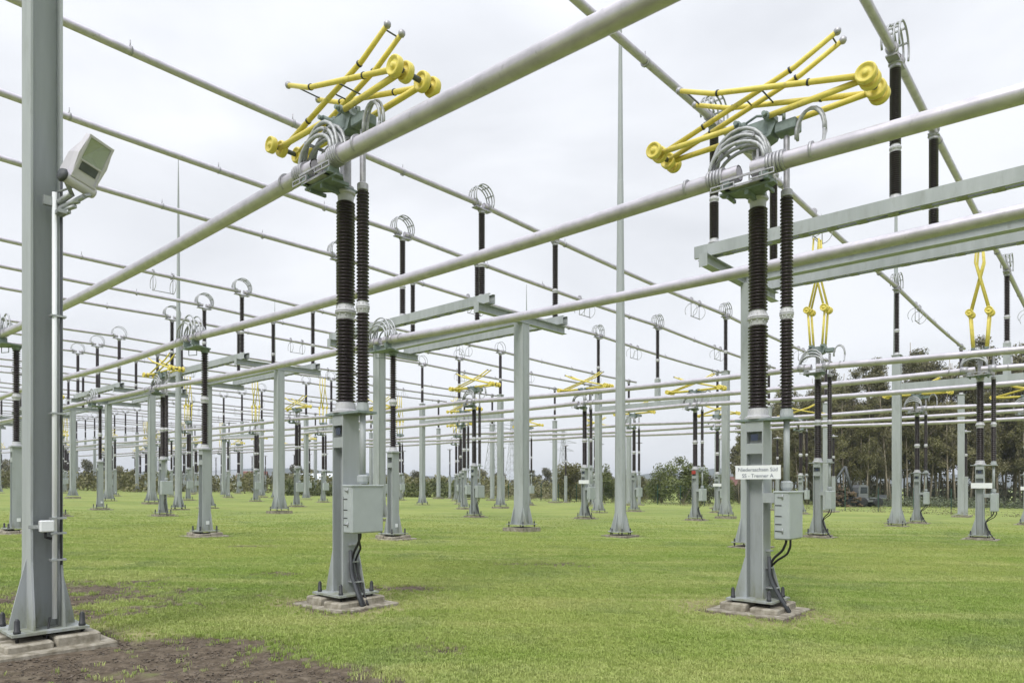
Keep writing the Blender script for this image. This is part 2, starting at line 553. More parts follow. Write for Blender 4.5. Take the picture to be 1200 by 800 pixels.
    br.prism([(-.11, .15), (.11, .15), (.15, -.12), (.42, -.34), (.42, -.46), (-.42, -.46), (-.42, -.34), (-.15, -.12)], zb, zb + .035, 'z')
    br.box(-.03, .03, -.44, .14, zb - .07, zb)
    for s in (-1, 1):
        br.box(s * .30 - .02, s * .30 + .02, -.44, -.16, zb - .05, zb)
        br.prism([(-.55, zb + .036), (-.35, zb + .036), (-.39, zb + .24), (-.51, zb + .24)], s * .30 - .07, s * .30 + .07, 'x')
    obj('tube_bracket', br, 'gearbox', root)
    if lod < 2:
        for s in (-1, 1):
            x = s * .30
            y = VO - .16
            m = MB()
            for dz in (.10, .03):
                m.box(x - .19, x + .19, y - .02, y + .0, zb + dz + .02 * s, zb + dz + .018 + .02 * s)
            for dx in (-.19, 0, .175):
                m.box(x + dx, x + dx + .015, y - .02, y, zb + .048 + .02 * s, zb + .10 + .02 * s)
            obj('slotted_arm', m, 'cast_alu', root)
    # head column and gear head
    if lod < 2:
        obj('saddle_bar', MB().box(-.34, .34, VO - .155, VO - .135, ZT - .125, ZT - .095).box(-.30, .30, VO - .10, VO + .10, zb + .036, zb + .07), 'cast_alu', root)
    hc = MB().lathe([(.13, zb + .03), (.13, zb + .07), (.085, zb + .09), (.085, 7.12), (.15, 7.14), (.15, 7.19)], ms, smooth=False)
    obj('head_column', hc, 'cast_alu', root)
    gh = MB().prism([(-.36, 7.42), (-.30, 7.24), (-.12, 7.19), (.12, 7.19), (.25, 7.24), (.34, 7.42), (.28, 7.50), (-.28, 7.50)], -.15, .15, 'y')
    gh.box(.30, .62, -.13, .13, 7.24, 7.40, .015)
    if lod == 0:
        gh.box(-.24, .2, -.156, -.151, 7.27, 7.40)
    head = obj('gear_head', gh, 'gearbox', root)
    sh = MB()
    for x in (-.22, .22):
        sh.tube([(x, -.27, 7.50), (x, .27, 7.50)], .055, (12, 8, 6)[lod])
        if lod < 2:
            sh.tube([(x, -.34, 7.50), (x, -.27, 7.50)], .035, 8).tube([(x, .27, 7.50), (x, .34, 7.50)], .035, 8)
            sh.box(x - .06, x + .06, -.11, .11, 7.42, 7.60, .02)
    if lod == 0:
        sh.tube([(-.22, -.05, 7.57), (.0, -.05, 7.64), (.22, -.05, 7.57)], .02, 6)
        sh.tube([(.42, -.06, 7.40), (.42, -.06, 7.52), (.34, -.04, 7.56)], .028, 8)
        sh.lathe([(.001, 7.50), (.04, 7.51), (.05, 7.56), (.03, 7.60), (.001, 7.61)], 10, (.1, .1, 0))
    obj('bearing', sh, 'gearbox', head)
    # pantograph
    seg = (12, 8, 6)[lod]
    for s in (-1, 1):
        if state == 'folded':
            kn, bd, en = (s * 1.63, 7.53), (-s * .60, 8.12), (-s * 1.20, 8.39)
        else:
            kn, bd, en = (s * .32, 8.95), (-s * .13, 10.9), (-s * .07, 11.74)
        w = .28 if s > 0 else .13
        for y in (-w, w):
            mid = ((kn[0] + bd[0] * 2) / 3, (kn[1] + bd[1] * 2) / 3)
            ua = obj('upper_arm', MB().tube([(kn[0], y, kn[1]), (bd[0], y, bd[1]), (en[0], y, en[1])], .043, seg, r2=.036), 'yellow_paint', root)
            if lod < 2 and state == 'folded':
                obj('arm_tip', MB().lathe([(.001, -.055), (.035, -.045), (.052, -.015), (.052, .02), (.03, .05), (.001, .056)], 12, (en[0], y, en[1])), 'cast_alu', ua)
            if lod == 0:
                d = (Vector((bd[0], 0, bd[1])) - Vector((kn[0], 0, kn[1])))
                for t in (.35, .97):
                    q = Vector((kn[0], y, kn[1])) + d * t
                    obj('arm_clamp', MB().tube([q - d.normalized() * .015, q + d.normalized() * .015], .05, 10), 'dark_bolt', ua)
        if lod < 2:
            obj('cross_rod', MB().tube([(en[0] * .93, -w, en[1] - .02), (en[0] * .93, w, en[1] - .02)], .012, 6), 'dark_casting', root)
            obj('cross_rod', MB().tube([(mid[0], -w, mid[1]), (mid[0], w, mid[1])], .012, 6), 'dark_casting', root)
        for y in (-.20, .20):
            st = (s * .22, 7.50)
            obj('lower_arm', MB().tube([(st[0], y, st[1]), (kn[0], y, kn[1])], .045, seg), 'yellow_paint', root)
        kr = .142 if s > 0 else .135
        for y in (-.34, -.15, .15, .34) if lod < 2 else (-.2, .2):
            d = MB().lathe([(.012, -.058), (kr * .26, -.056), (kr * .32, -.026), (kr * .70, -.024), (kr * .80, -.052), (kr * .94, -.048), (kr, -.03), (kr, .03), (kr * .94, .048), (kr * .80, .052), (kr * .70, .024), (kr * .32, .026), (kr * .26, .056), (.012, .058)], (20, 12, 8)[lod], (kn[0], y, kn[1]), 'y')
            obj('knee_disc', d, 'yellow_paint', root)
        if lod < 2:
            obj('knee_joint', MB().tube([(kn[0], -.30, kn[1]), (kn[0], .30, kn[1])], .04, 8), 'dark_casting', root)
    # flexible cables
    m = MB()
    if lod < 2:
        cable_arcs(m, -.60, .28, ZT + .12, VO + .16, .029 if lod == 0 else .034, 7 if lod == 0 else 4, .50, .052, 7 if lod == 0 else 5, 12 if lod == 0 else 8)
        cable_arcs(m, .62, 1.02, ZT + .40, VO + .36, .024, 2, .42, .07, 6, 10)
        for i in range(2):
            m.tube([(1.02, VO + .32 + i * .07, ZT + .42), (1.05, VO + .2, ZT + .2), (1.06, VO + .07, ZT + .12)], .024, 6)
            m.tube([(.62, VO + .32 + i * .07, ZT + .42), (.60, -.05, 7.34)], .024, 6)
    else:
        cable_arcs(m, -.60, .28, ZT + .12, VO + .16, .028, 2, .50, .12, 4, 6)
    obj('flexible_cables', m, 'cable_alu', root)
    if lod == 0:
        for x in (-.52, .20):
            mm = MB()
            mm.box(x - .07, x + .07, VO + .02, VO + .32, ZT + .13, ZT + .17)
            for i in range(5):
                mm.box(x - .055, x - .02, VO + .03 + i * .055, VO + .055 + i * .055, ZT + .17, ZT + .30)
            obj('cable_lug', mm, 'cast_alu', root)
        obj('cable_spacer', MB().box(.10, .13, VO - .02, VO + .36, ZT + .49, ZT + .53).box(-.42, -.39, VO - .02, VO + .36, ZT + .44, ZT + .48), 'cast_alu', root)
    if sign:
        sg = obj('sign_plate', MB().box(-.28, .42, -.19, -.18, 2.03, 2.24), 'sign_white', root)
        if text:
            for t, z in (('Niedersachsen S\u00fcd', 2.15), ('SS - Trenner A', 2.055)):
                cu = bpy.data.curves.new('t', 'FONT')
                cu.body = t; cu.size = .080; cu.align_x = 'CENTER'; cu.extrude = 0.0015
                to = bpy.data.objects.new('t', cu); COL.objects.link(to)
                bpy.context.view_layer.update()
                me = bpy.data.meshes.new_from_object(to.evaluated_get(bpy.context.evaluated_depsgraph_get()))
                bpy.data.objects.remove(to)
                me.materials.clear(); me.materials.append(MAT['ink'])
                lo = obj('lettering', me, None, sg, (.07, -.1925, z))
                lo.rotation_euler = (PI / 2, 0, 0)
    return root

def build_post(lod):
    """post insulator on a steel column under a busbar tube"""
    root = empty('insulator_support')
    foot(root, lod)
    TOP = 2.92
    m = column_mb(TOP, lod)
    c = obj('steel_column', m, 'steel_paint', root)
    obj('earthing_lug', MB().box(.141, .15, -.02, .09, .40, .52), 'white_plastic', c)
    obj('top_plate', MB().box(-.22, .22, -.18, .18, TOP + .002, TOP + .04), 'steel_paint', root)
    zi0, zi1 = TOP + .04, 6.30
    zm = (zi0 + zi1) / 2
    s = (16, 12, 8)[lod]
    obj('bottom_flange', MB().lathe([(.16, zi0), (.16, zi0 + .04), (.13, zi0 + .06), (.12, zi0 + .15)], s, smooth=False), 'cement_flange', root)
    obj('lower_insulator', insulator_mb(zi0 + .14, zm - .1, .08, .125, max(1, lod)), 'porcelain', root)
    obj('insulator_flange', flange_mb(zm, .115, lod), 'cement_flange', root)
    obj('upper_insulator', insulator_mb(zm + .1, zi1 - .08, .075, .12, max(1, lod)), 'porcelain', root)
    obj('top_cap', MB().lathe([(.08, zi1 - .1), (.12, zi1 - .07), (.13, zi1 - .02), (.16, zi1), (.16, zi1 + .03)], s, smooth=False), 'gearbox', root)
    b = MB().prism([(-.16, .14), (.16, .14), (.45, -.34), (.45, -.5), (-.60, -.5), (-.60, -.34)], zi1 + .035, zi1 + .075, 'z')
    b.tube([(-.55, -.30, zi1 + .04), (-.55, -.30, zi1 - .14), (-.25, -.16, zi1 - .14), (-.25, -.16, zi1 + .04)], .015, 5)
    for q in (-1, 1):
        b.box(q * .3 - .03, q * .3 + .03, -.58, -.32, zi1 + .07, zi1 + .24)
    obj('tube_bracket', b, 'gearbox', root)
    m = MB()
    cable_arcs(m, -.55, .50, ZT + .05, VO, .027 if lod < 2 else .03, 7 if lod == 0 else (5 if lod == 1 else 2), .58, .085, 6 if lod < 2 else 4, 12 if lod < 2 else 6)
    obj('flexible_cables', m, 'cable_alu', root)
    return root

def build_busbar_insulator(lod, loops):
    """carries an overhead tube; stands on a beam or pillar top at local z 0 ; tube axis at 3.62"""
    root = empty('post_insulator')
    H = 3.28
    s = (16, 12, 8)[lod]
    obj('bottom_flange', MB().lathe([(.17, 0.0), (.17, .03), (.13, .05), (.12, .14)], s, smooth=False), 'cement_flange', root)
    obj('lower_insulator', insulator_mb(.12, H * .37, .09, .135, max(1, lod) if lod else 0), 'porcelain', root)
    obj('insulator_flange', flange_mb(H * .37 + .08, .12, lod, h=.22), 'cement_flange', root)
    obj('upper_insulator', insulator_mb(H * .37 + .16, H, .085, .13, max(1, lod) if lod else 0), 'porcelain', root)
    obj('top_cap', MB().lathe([(.09, H - .02), (.13, H + .01), (.13, H + .08), (.16, H + .10), (.16, H + .13)], s, smooth=False), 'cast_alu', root)
    c = MB().box(-.13, .13, -.42 if loops else -.16, .42 if loops else .16, H + .13, H + .17)
    for y in ((-.34, .34) if loops else (-.08, .08)):
        c.lathe([(.105, -.05), (.145, -.05), (.145, .05), (.105, .05)], s, (0, y, 3.62), 'y', smooth=False)
        c.box(-.05, .05, y - .04, y + .04, H + .17, 3.50)
    obj('tube_clamp', c, 'cast_alu', root)
    if loops:
        m = MB()
        for i, x in enumerate((-.13, -.05, .05, .13) if lod < 2 else (-.09, .09)):
            pts = []
            n = 14 if lod < 2 else 9
            for j in range(n + 1):
                a = PI * 1.16 - PI * 1.32 * j / n
                pts.append((x * 1.5, .50 * math.cos(a), 3.84 + (.48 + .03 * (i % 2)) * math.sin(a)))
            m.tube(pts, .027 if lod < 2 else .024, 5)
        if lod < 2:
            for j in range(4):
                a = PI * (.15 + .235 * j)
                m.box(-.2, .2, .50 * math.cos(a) - .02, .50 * math.cos(a) + .02, 3.84 + .48 * math.sin(a) - .02, 3.84 + .48 * math.sin(a) + .02)
        obj('flexible_cables', m, 'cable_alu', root)
    return root

def lod_of(p):
    return 0 if p.y < 16 else (1 if p.y < 47 else 2)

DP = {}
def put_disc(p, state, sign, text=False):
    l = lod_of(p)
    if sign and l == 2: sign = p.y < 62
    k = (l, state, sign, text)
    if k not in DP: DP[k] = Proto(lambda: build_disconnector(l, state, sign, text))
    return DP[k].put(p)

ORD = ['rightmost bay', 'second bay from right', 'third bay from right', 'fourth bay from right', 'fifth bay from right', 'sixth bay from right', 'seventh bay from right', 'eighth bay from right', 'ninth bay from right']
OTR = ['rightmost overhead trio', 'second overhead trio from right', 'third overhead trio from right', 'fourth overhead trio from right', 'fifth overhead trio from right', 'sixth overhead trio from right', 'seventh overhead trio from right', 'eighth overhead trio from right', 'ninth overhead trio from right']
SETN = ['near', 'middle', 'far']
PHN = ['front', 'middle', 'rear']
OPH = ['left', 'middle', 'right']
EXACT = {
 (0, 0, 0): 'large disconnector with folded yellow arms, no sign, left of the two in front',
 (0, 0, 1): 'large disconnector with folded yellow arms and a white sign reading Trenner A',
}
closed = {(0, 1), (-3, 1), (-3, 2), (-6, 1), (-6, 2)}
posts = {(-1, 0), (-4, 1)}
support_u = {}
NR = 9
for r in range(0, -NR, -1):
    for s in range(3):
        for k in range(3):
            u, v = U_(r, k), V_(s, k)
            p = P(u, v)
            support_u.setdefault((s, k), []).append(u)
            if not seen(P(u, v, 3)): continue
            if (r, s) in posts:
                l = lod_of(p) if p.y > 30 else 0
                key = ('post', l)
                if key not in DP: DP[key] = Proto(lambda: build_post(l))
                o = DP[key].put(p)
                tag(o, 'single insulator on grey column with cable hoops, under %s tube of %s trio, %s' % (PHN[k], SETN[s], ORD[-r].replace(' from right', ' from right')) if False else
                    'single insulator on grey column, under %s tube of %s trio, %s' % (PHN[k], SETN[s], ORD[-r]), 'insulator post', 'single insulator posts under the busbar tubes')
                continue
            st = 'closed' if (r, s) in closed else 'folded'
            o = put_disc(p, st, k == 1, (r, s, k) == (0, 0, 1))
            lab = EXACT.get((r, s, k)) or '%s yellow disconnector on %s tube of %s trio, %s' % ('raised' if st == 'closed' else 'folded', PHN[k], SETN[s], ORD[-r])
            tag(o, lab, 'disconnector', 'pantograph disconnectors under the overhead tubes')
            if (r, s, k) == (-1, 1, 2):
                obj('red_marker', MB().box(-.12, .12, -.20, -.178, 2.68, 2.88), 'red_paint', o)
# the two extra single posts at the left
for (u, v, k, w) in ((-47.2, 14.8, 2, 'rear'), (-39.6, 10.5, 1, 'middle')):
    p = P(u, v)
    support_u[(0, k)].append(u)
    key = ('post', 1)
    if key not in DP: DP[key] = Proto(lambda: build_post(1))
    o = DP[key].put(p)
    tag(o, 'single insulator on slim column, under %s tube of near trio, right beside tall lamp post' % w, 'insulator post', 'single insulator posts under the busbar tubes')

# ------------------------------------------------------------------ lower busbar tubes
def tube_between(a, b, r, sag, name, seg=16, n=14, collars=()):
    mid = (a + b) / 2
    m = MB()
    pts = []
    for i in range(n + 1):
        t = i / n
        q = a.lerp(b, t) - Vector((0, 0, sag * 4 * t * (1 - t))) - mid
        pts.append(q)
    m.tube(pts, r, seg, caps=False)
    m.tube([pts[0] + (pts[1] - pts[0]) * .001, pts[0] + (pts[1] - pts[0]) * .002], r * .85, seg)
    m.tube([pts[-1] + (pts[-2] - pts[-1]) * .002, pts[-1] + (pts[-2] - pts[-1]) * .001], r * .85, seg)
    o = obj(name, m, 'aluminium', None, mid)
    return o

d_u = US.copy()
for s in range(3):
    for k in range(3):
        us = sorted(set(support_u[(s, k)]), reverse=True)
        us = [13.5 + 4.78 * k] + us
        v = V_(s, k) + VO
        for i in range(len(us) - 1):
            g0 = 0.0 if i == 0 else .10
            ua, ub = us[i] - g0, us[i + 1] + .10
            a, b = P(ua, v, ZT), P(ub, v, ZT)
            q = [px(P(ua + (ub - ua) * t, v, ZT)) for t in (0, .25, .5, .75, 1)]
            if not any(x and -60 < x[0] < 1260 for x in q): continue
            near = b.y < 20
            o = tube_between(b, a, .122, .13 if ua - ub > 12 else .04, 'busbar_tube', 20 if near else 10)
            bay = 'running out past right edge of photo' if i == 0 else 'span %s from right' % ['first', 'second', 'third', 'fourth', 'fifth', 'sixth', 'seventh', 'eighth', 'ninth', 'tenth', 'eleventh'][i]
            tag(o, 'lower grey busbar tube, %s one of %s trio, %s' % (PHN[k], SETN[s], bay), 'busbar', 'lower busbar tubes')
            # sleeves and collars near its ends
            if b.y < 50:
                mid = o.location
                for (uu, sg) in ((ua, -1), (ub, 1)):
                    if uu > 5: continue
                    l = lod_of(P(uu, v))
                    for du, w, rr, nm in ((.36, .13, .148, 'cable_clamp'), (.86, .02, .138, 'collar')):
                        if uu == ub and du > .5 and k == 0 and s == 0: pass
                        c = uu + sg * du
                        m = MB()
                        if nm == 'cable_clamp' and l == 0:
                            for j in range(5):
                                x = (j - 2) * .052
                                m.tube([P(c + x - .022, v, ZT) - mid, P(c + x + .022, v, ZT) - mid], rr, 18)
                        else:
                            m.tube([P(c - w, v, ZT) - mid, P(c + w, v, ZT) - mid], rr, 16 if l == 0 else 10)
                        obj(nm, m, 'cast_alu', o)

# ------------------------------------------------------------------ overhead tubes
ZU = 12.70
VF = [(19.1, 23.7), 40.9, 60.2]
for r in range(0, -NR, -1):
    for k in range(3):
        u = U_(r, k)
        spans = [(-3.0, 19.0), (19.2, 40.8), (41.0, 61.6)]
        for i, (va, vb) in enumerate(spans):
            q = [px(P(u, va + (vb - va) * t, ZU)) for t in (0, .2, .4, .6, .8, 1)]
            if not any(x and -60 < x[0] < 1260 and x[1] > -60 for x in q): continue
            a, b = P(u, va, ZU), P(u, vb, ZU)
            o = tube_between(a, b, .105, .12, 'overhead_tube', 14 if k or r > -3 else 8)
            tag(o, 'overhead grey tube, %s of %s, %s span' % (OPH[k], OTR[-r], ('near', 'middle', 'far')[i]), 'busbar', 'overhead busbar tubes')
            if r > -4:
                for dv in (5.2, 9.5, 14.0, 18.2):
                    c = va + dv
                    m = MB().tube([P(u, c - .03, ZU - .1) - o.location, P(u, c + .03, ZU - .1) - o.location], .125, 10)
                    m.tube([P(u, c, ZU) - o.location, P(u, c, ZU + .17) - o.location], .015, 5)
                    obj('collar', m, 'cast_alu', o)

# ------------------------------------------------------------------ insulators carrying the overhead tubes
BI = {}
def put_bi(u, v, z, loops, label):
    p = P(u, v, z)
    if not (seen(p, 100) or seen(p + Vector((0, 0, 3)), 100)): return
    l = 0 if p.y < 26 else (1 if p.y < 50 else 2)
    key = (l, loops)
    if key not in BI: BI[key] = Proto(lambda: build_busbar_insulator(l, loops))
    tag(BI[key].put(p), label, 'insulator', 'insulators carrying the overhead tubes')

ZB = ZU - 3.62
for r in range(0, -NR, -1):
    for k in range(3):
        u = U_(r, k)
        put_bi(u, 19.1, ZB, True, 'insulator with cable hoops, near beam, %s tube of %s' % (OPH[k], OTR[-r]))
        put_bi(u, 23.7, ZB, False, 'insulator without hoops, rear beam, %s tube of %s' % (OPH[k], OTR[-r]))
        put_bi(u, 40.9, ZB, True, 'insulator with hoops on portal, %s tube of %s' % (OPH[k], OTR[-r]))
        put_bi(u, 60.2, ZB, False, 'end insulator on pillar, %s tube of %s' % (OPH[k], OTR[-r]))

# ------------------------------------------------------------------ steel frames
def ibeam(m, p0, p1, w, z0, z1):
    """open beam between two points along x or y"""
    (x0, y0), (x1, y1) = p0, p1
    t = .022
    if abs(x1 - x0) > abs(y1 - y0):
        m.box(x0, x1, y0 - w, y0 + w, z1 - t, z1); m.box(x0, x1, y0 - w, y0 + w, z0, z0 + t)
        m.box(x0, x1, y0 - .012, y0 + .012, z0 + t, z1 - t)
    else:
        m.box(x0 - w, x0 + w, y0, y1, z1 - t, z1); m.box(x0 - w, x0 + w, y0, y1, z0, z0 + t)
        m.box(x0 - .012, x0 + .012, y0, y1, z0 + t, z1 - t)

def foot_gussets(m, a, h, z0=.20, ext=.22, hh=.75):
    for s in (-1, 1):
        for y in (-h + .012, h - .012):
            m.prism([(s * a, z0), (s * (a + ext), z0), (s * (a + ext * .8), z0 + .1), (s * a, z0 + hh)], y - .01, y + .01, 'y')
        for x in (-a + .012, a - .012):
            m.prism([(s * h, z0), (s * (h + ext), z0), (s * (h + ext * .8), z0 + .1), (s * h, z0 + hh)], x - .01, x + .01, 'x')

def box_column(top, w=.24, h=.21):
    m = MB()
    t = .02
    for s in (-1, 1):
        y0, y1 = sorted((s * h, s * (h - t)))
        m.box(-w, w, y0, y1, .20, top)
        x0, x1 = sorted((s * (w - .03), s * (w - .05)))
        m.box(x0, x1, -h + t, h - t, .20, top)
    foot_gussets(m, w, h)
    return m

def batten(name='batten'):
    return cached('batten', lambda: MB().box(-.12, .12, -.15, .15, -.012, 0).mesh('batten', 'steel_paint'))

def build_frame(lod):
    root = empty('steel_gantry')
    # local origin at u of phase 1, v 21.4
    L = 2 * 4.78
    ZC = 8.40
    for i, x in enumerate((0.15, L + .05)):
        c = obj('column', box_column(ZC), 'steel_paint', root, (x, 0, 0))
        f = obj('concrete_footing', MB().box(-.55, .55, -.55, .55, -.12, .05), 'concrete', root, (x, 0, 0))
        obj('base_plate', MB().box(-.46, .46, -.44, .44, .17, .20), 'steel_paint', c)
        if lod < 2:
            for sx in (-1, 1):
                for sy in (-1, 1):
                    obj('anchor_bolt', bolt_mesh(max(1, lod)), None, c, (sx * .38, sy * .36, .05))
    for x in (-.12, L + .16):
        m = MB(); ibeam(m, (x + .0, -2.75), (x, 2.75), .13, ZC + .004, ZC + .32)
        if lod < 2:
            m.box(x - .13, x + .13, -2.77, -2.75, ZC - .05, ZC + .34)
        obj('cross_beam', m, 'steel_paint', root)
    z0, z1 = ZC + .325, ZB
    for y in (-2.3, 0, 2.3):
        m = MB()
        if y == 0:
            ibeam(m, (.015, 0), (L + .025, 0), .15, ZC + .012, ZC + .35)
        else:
            for w in (-1, 1):
                ya, yb = sorted((y + w * .17, y + w * .155))
                m.box(-.55, L + .55, ya, yb, z0, z1)
                ya, yb = sorted((y + w * .155, y + w * .07))
                m.box(-.55, L + .55, ya, yb, z1 - .014, z1 - .002)
                m.box(-.55, L + .55, ya, yb, z0 + .002, z0 + .014)
            for k in range(3):
                m.box(k * 4.78 - .25, k * 4.78 + .25, y - .155, y + .155, z1 - .030, z1 - .016)
        b = obj('long_beam', m, 'steel_paint', root)
        if lod < 2 and y != 0:
            for j in range(15):
                obj('batten', batten(), None, b, (-.3 + j * .72, y, z0 - .002))
    return root

def build_portal(lod):
    root = empty('steel_portal')
    L = 2 * 4.78
    for x in (0, L):
        c = obj('column', box_column(ZB - .03, .20, .18), 'steel_paint', root, (x, 0, 0))
        obj('cap_plate', MB().box(-.24, .24, -.22, .22, ZB - .028, ZB - .002), 'steel_paint', c)
        obj('base_plate', MB().box(-.4, .4, -.38, .38, .17, .20), 'steel_paint', c)
        obj('concrete_footing', MB().box(-.5, .5, -.5, .5, -.12, .04), 'concrete', root, (x, 0, 0))
        if lod < 2:
            for sx in (-1, 1):
                for sy in (-1, 1):
                    obj('anchor_bolt', bolt_mesh(1), None, c, (sx * .34, sy * .32, .05))
    obj('cross_beam', MB().box(.205, L - .205, -.16, .16, 7.08, 7.55), 'steel_paint', root)
    obj('stub_column', MB().box(4.78 - .15, 4.78 + .15, -.15, .15, 7.552, ZB - .002), 'steel_paint', root)
    return root

def build_pillar(lod):
    root = empty('end_pillar')
    obj('column', MB().box(-.2, .2, -.18, .18, .24, ZB - .03), 'steel_paint', root)
    obj('cap_plate', MB().box(-.25, .25, -.24, .24, ZB - .028, ZB - .002), 'steel_paint', root)
    obj('concrete_footing', MB().box(-.55, .55, -.55, .55, -.12, .12), 'concrete', root)
    obj('base_plate', MB().box(-.4, .4, -.38, .38, .21, .238), 'steel_paint', root)
    return root

def build_slim(lod):
    root = empty('earthing_post')
    obj('column', MB().box(-.13, .13, -.12, .12, .1, 3.0), 'steel_paint', root)
    obj('concrete_footing', MB().box(-.4, .4, -.4, .4, -.12, .098), 'concrete', root)
    obj('lower_insulator', insulator_mb(3.05, 4.6, .07, .11, 1), 'porcelain', root)
    obj('insulator_flange', flange_mb(4.68, .11, 1), 'cement_flange', root)
    obj('upper_insulator', insulator_mb(4.76, 6.35, .07, .11, 1), 'porcelain', root)
    obj('base_flange', MB().lathe([(.17, 3.0), (.17, 3.05)], 10, smooth=False), 'cement_flange', root)
    obj('contact_plate', MB().lathe([(.09, 6.33), (.1, 6.4), (.36, 6.44), (.34, 6.5), (.06, 6.53), (.05, 6.62)], 14, smooth=False), 'cast_alu', root)
    return root

FP = {}
for r in range(0, -NR, -1):
    u0 = U_(r, 0)
    c = P(u0 + 4.78, 21.4, 4)
    if seen(c, 260):
        l = 0 if c.y < 30 else (1 if c.y < 60 else 2)
        if ('f', l) not in FP: FP[('f', l)] = Proto(lambda: build_frame(l))
        tag(FP[('f', l)].put(P(u0, 21.4)), 'grey steel gantry of beams on two columns, carrying %s' % OTR[-r], 'gantry', 'steel gantries carrying the overhead tubes')
    c = P(u0 + 4.78, 40.9, 4)
    if seen(c, 200):
        l = 1 if c.y < 60 else 2
        if ('p', l) not in FP: FP[('p', l)] = Proto(lambda: build_portal(l))
        tag(FP[('p', l)].put(P(u0, 40.9)), 'grey portal with low cross beam, under %s' % OTR[-r], 'portal', 'grey portals under the overhead tubes')
    for k in range(3):
        u = U_(r, k)
        if seen(P(u, 60.2, 4)):
            if 'e' not in FP: FP['e'] = Proto(lambda: build_pillar(1))
            o = FP['e'].put(P(u, 60.2))
            tag(o, 'grey end pillar under %s tube of %s' % (OPH[k], OTR[-r]), 'pillar', 'pillars at the far end of the overhead tubes')
            if (r, k) == (-1, 0):
                fl_ = MB().box(.2, .55, -.34, -.30, 6.3, 6.36).box(.1, .6, -.55, -.25, 6.4, 6.75, .03)
                w = empty('small_floodlight', P(u, 60.2))
                obj('lamp_housing', fl_, 'lamp_body', w)
                tag(w, 'small grey floodlight halfway up an end pillar, in front of the bushes', 'floodlight')
        if seen(P(u, 62.2, 4)):
            if 's' not in FP: FP['s'] = Proto(lambda: build_slim(1))
            tag(FP['s'].put(P(u, 62.2)), 'slim insulator post with plate on top, beyond %s tube of %s' % (OPH[k], OTR[-r]), 'insulator post', 'slim insulator posts by the fence')

# ------------------------------------------------------------------ hanging contacts under the overhead tubes
def build_contact(lod):
    root = empty('hanging_contact')
    n = 18 if lod < 2 else 10
    m = MB()
    for y in (-.5, .5):
        m.tube([(0, y, -.09), (0, y, -.95)], .018, 5)
        m.lathe([(.105, -.03), (.13, -.03), (.13, .03), (.105, .03)], 10, (0, y, 0), 'y', smooth=False)
    obj('hanger', m, 'cast_alu', root)
    obj('contact_bar', MB().tube([(0, -.55, -.96), (0, .55, -.96)], .026, 6), 'cast_alu', root)
    for y in (-.5, .5):
        m = MB()
        m.tube(arc((0, y, -.62), .38, -PI / 2 + .0, PI * 1.18, n), .016, 5)
        obj('guide_ring', m, 'cable_alu', root)
    return root
for r in range(0, -NR, -1):
    for s in range(3):
        for k in range(3):
            u, v = U_(r, k), V_(s, k)
            p = P(u, v, ZU)
            if not seen(p, 40) or (r, s) in posts: continue
            l = 1 if p.y < 60 else 2
            if ('c', l) not in FP: FP[('c', l)] = Proto(lambda: build_contact(l))
            tag(FP[('c', l)].put(p), 'ringed contact hung from %s tube of %s, over %s trio' % (OPH[k], OTR[-r].replace(' from right', ' from right'), SETN[s]), 'contact', 'contacts hanging from the overhead tubes')

# ------------------------------------------------------------------ lightning masts
def mast(x, base_y, label, h=22.5, rb=.22):
    k = 568.3 + .0146 * (x - 600)
    Z = CAMH * FPX / (base_y - k)
    X = (x - 600) / FPX * Z
    root = empty('lightning_mast', (X, Z, gz(X)))
    prof = [(rb, .19), (rb * .93, 3), (rb * .75, 8), (rb * .52, 13.5), (rb * .50, 13.52), (rb * .30, 19), (.05, 20.5), (.02, h)]
    obj('shaft', MB().lathe(prof, 10, smooth=False), 'steel_paint', root)
    m = MB()
    for i in range(8):
        a = i * PI / 4
        c, s_ = math.cos(a), math.sin(a)
        t = Vector((-s_, c, 0)) * .01
        a0, a1, a2 = Vector((c * rb * .92, s_ * rb * .92, .20)), Vector((c * (rb + .17), s_ * (rb + .17), .20)), Vector((c * rb * .92, s_ * rb * .92, .95))
        vs = [a0 - t, a1 - t, a2 - t, a0 + t, a1 + t, a2 + t]
        m.add(vs, [(0, 1, 2), (5, 4, 3), (0, 3, 4, 1), (1, 4, 5, 2), (2, 5, 3, 0)])
    obj('gusset', m, 'steel_paint', root)
    obj('base_plate', MB().lathe([(.48, .17), (.48, .198)], 16, smooth=False), 'steel_paint', root)
    obj('concrete_footing', MB().box(-.52, .52, -.52, .52, -.1, .05), 'concrete', root)
    for i in range(6):
        a = i * PI / 3 + .2
        obj('anchor_bolt', bolt_mesh(1), None, root, (.40 * math.cos(a), .40 * math.sin(a), .06))
    return tag(root, label, 'mast', 'tapering lightning masts')
mast(727, 628, 'tall tapering grey mast between the two front disconnectors')
mast(209, 597, 'tall thin grey mast at far left, beside the folded disconnector')
mast(1050, 613.5, 'tall tapering mast at right, before the wood edge')
mast(322, 583.5, 'hair thin distant mast left of the front left disconnector')
mast(617, 590, 'hair thin distant mast rising behind the middle frame column')

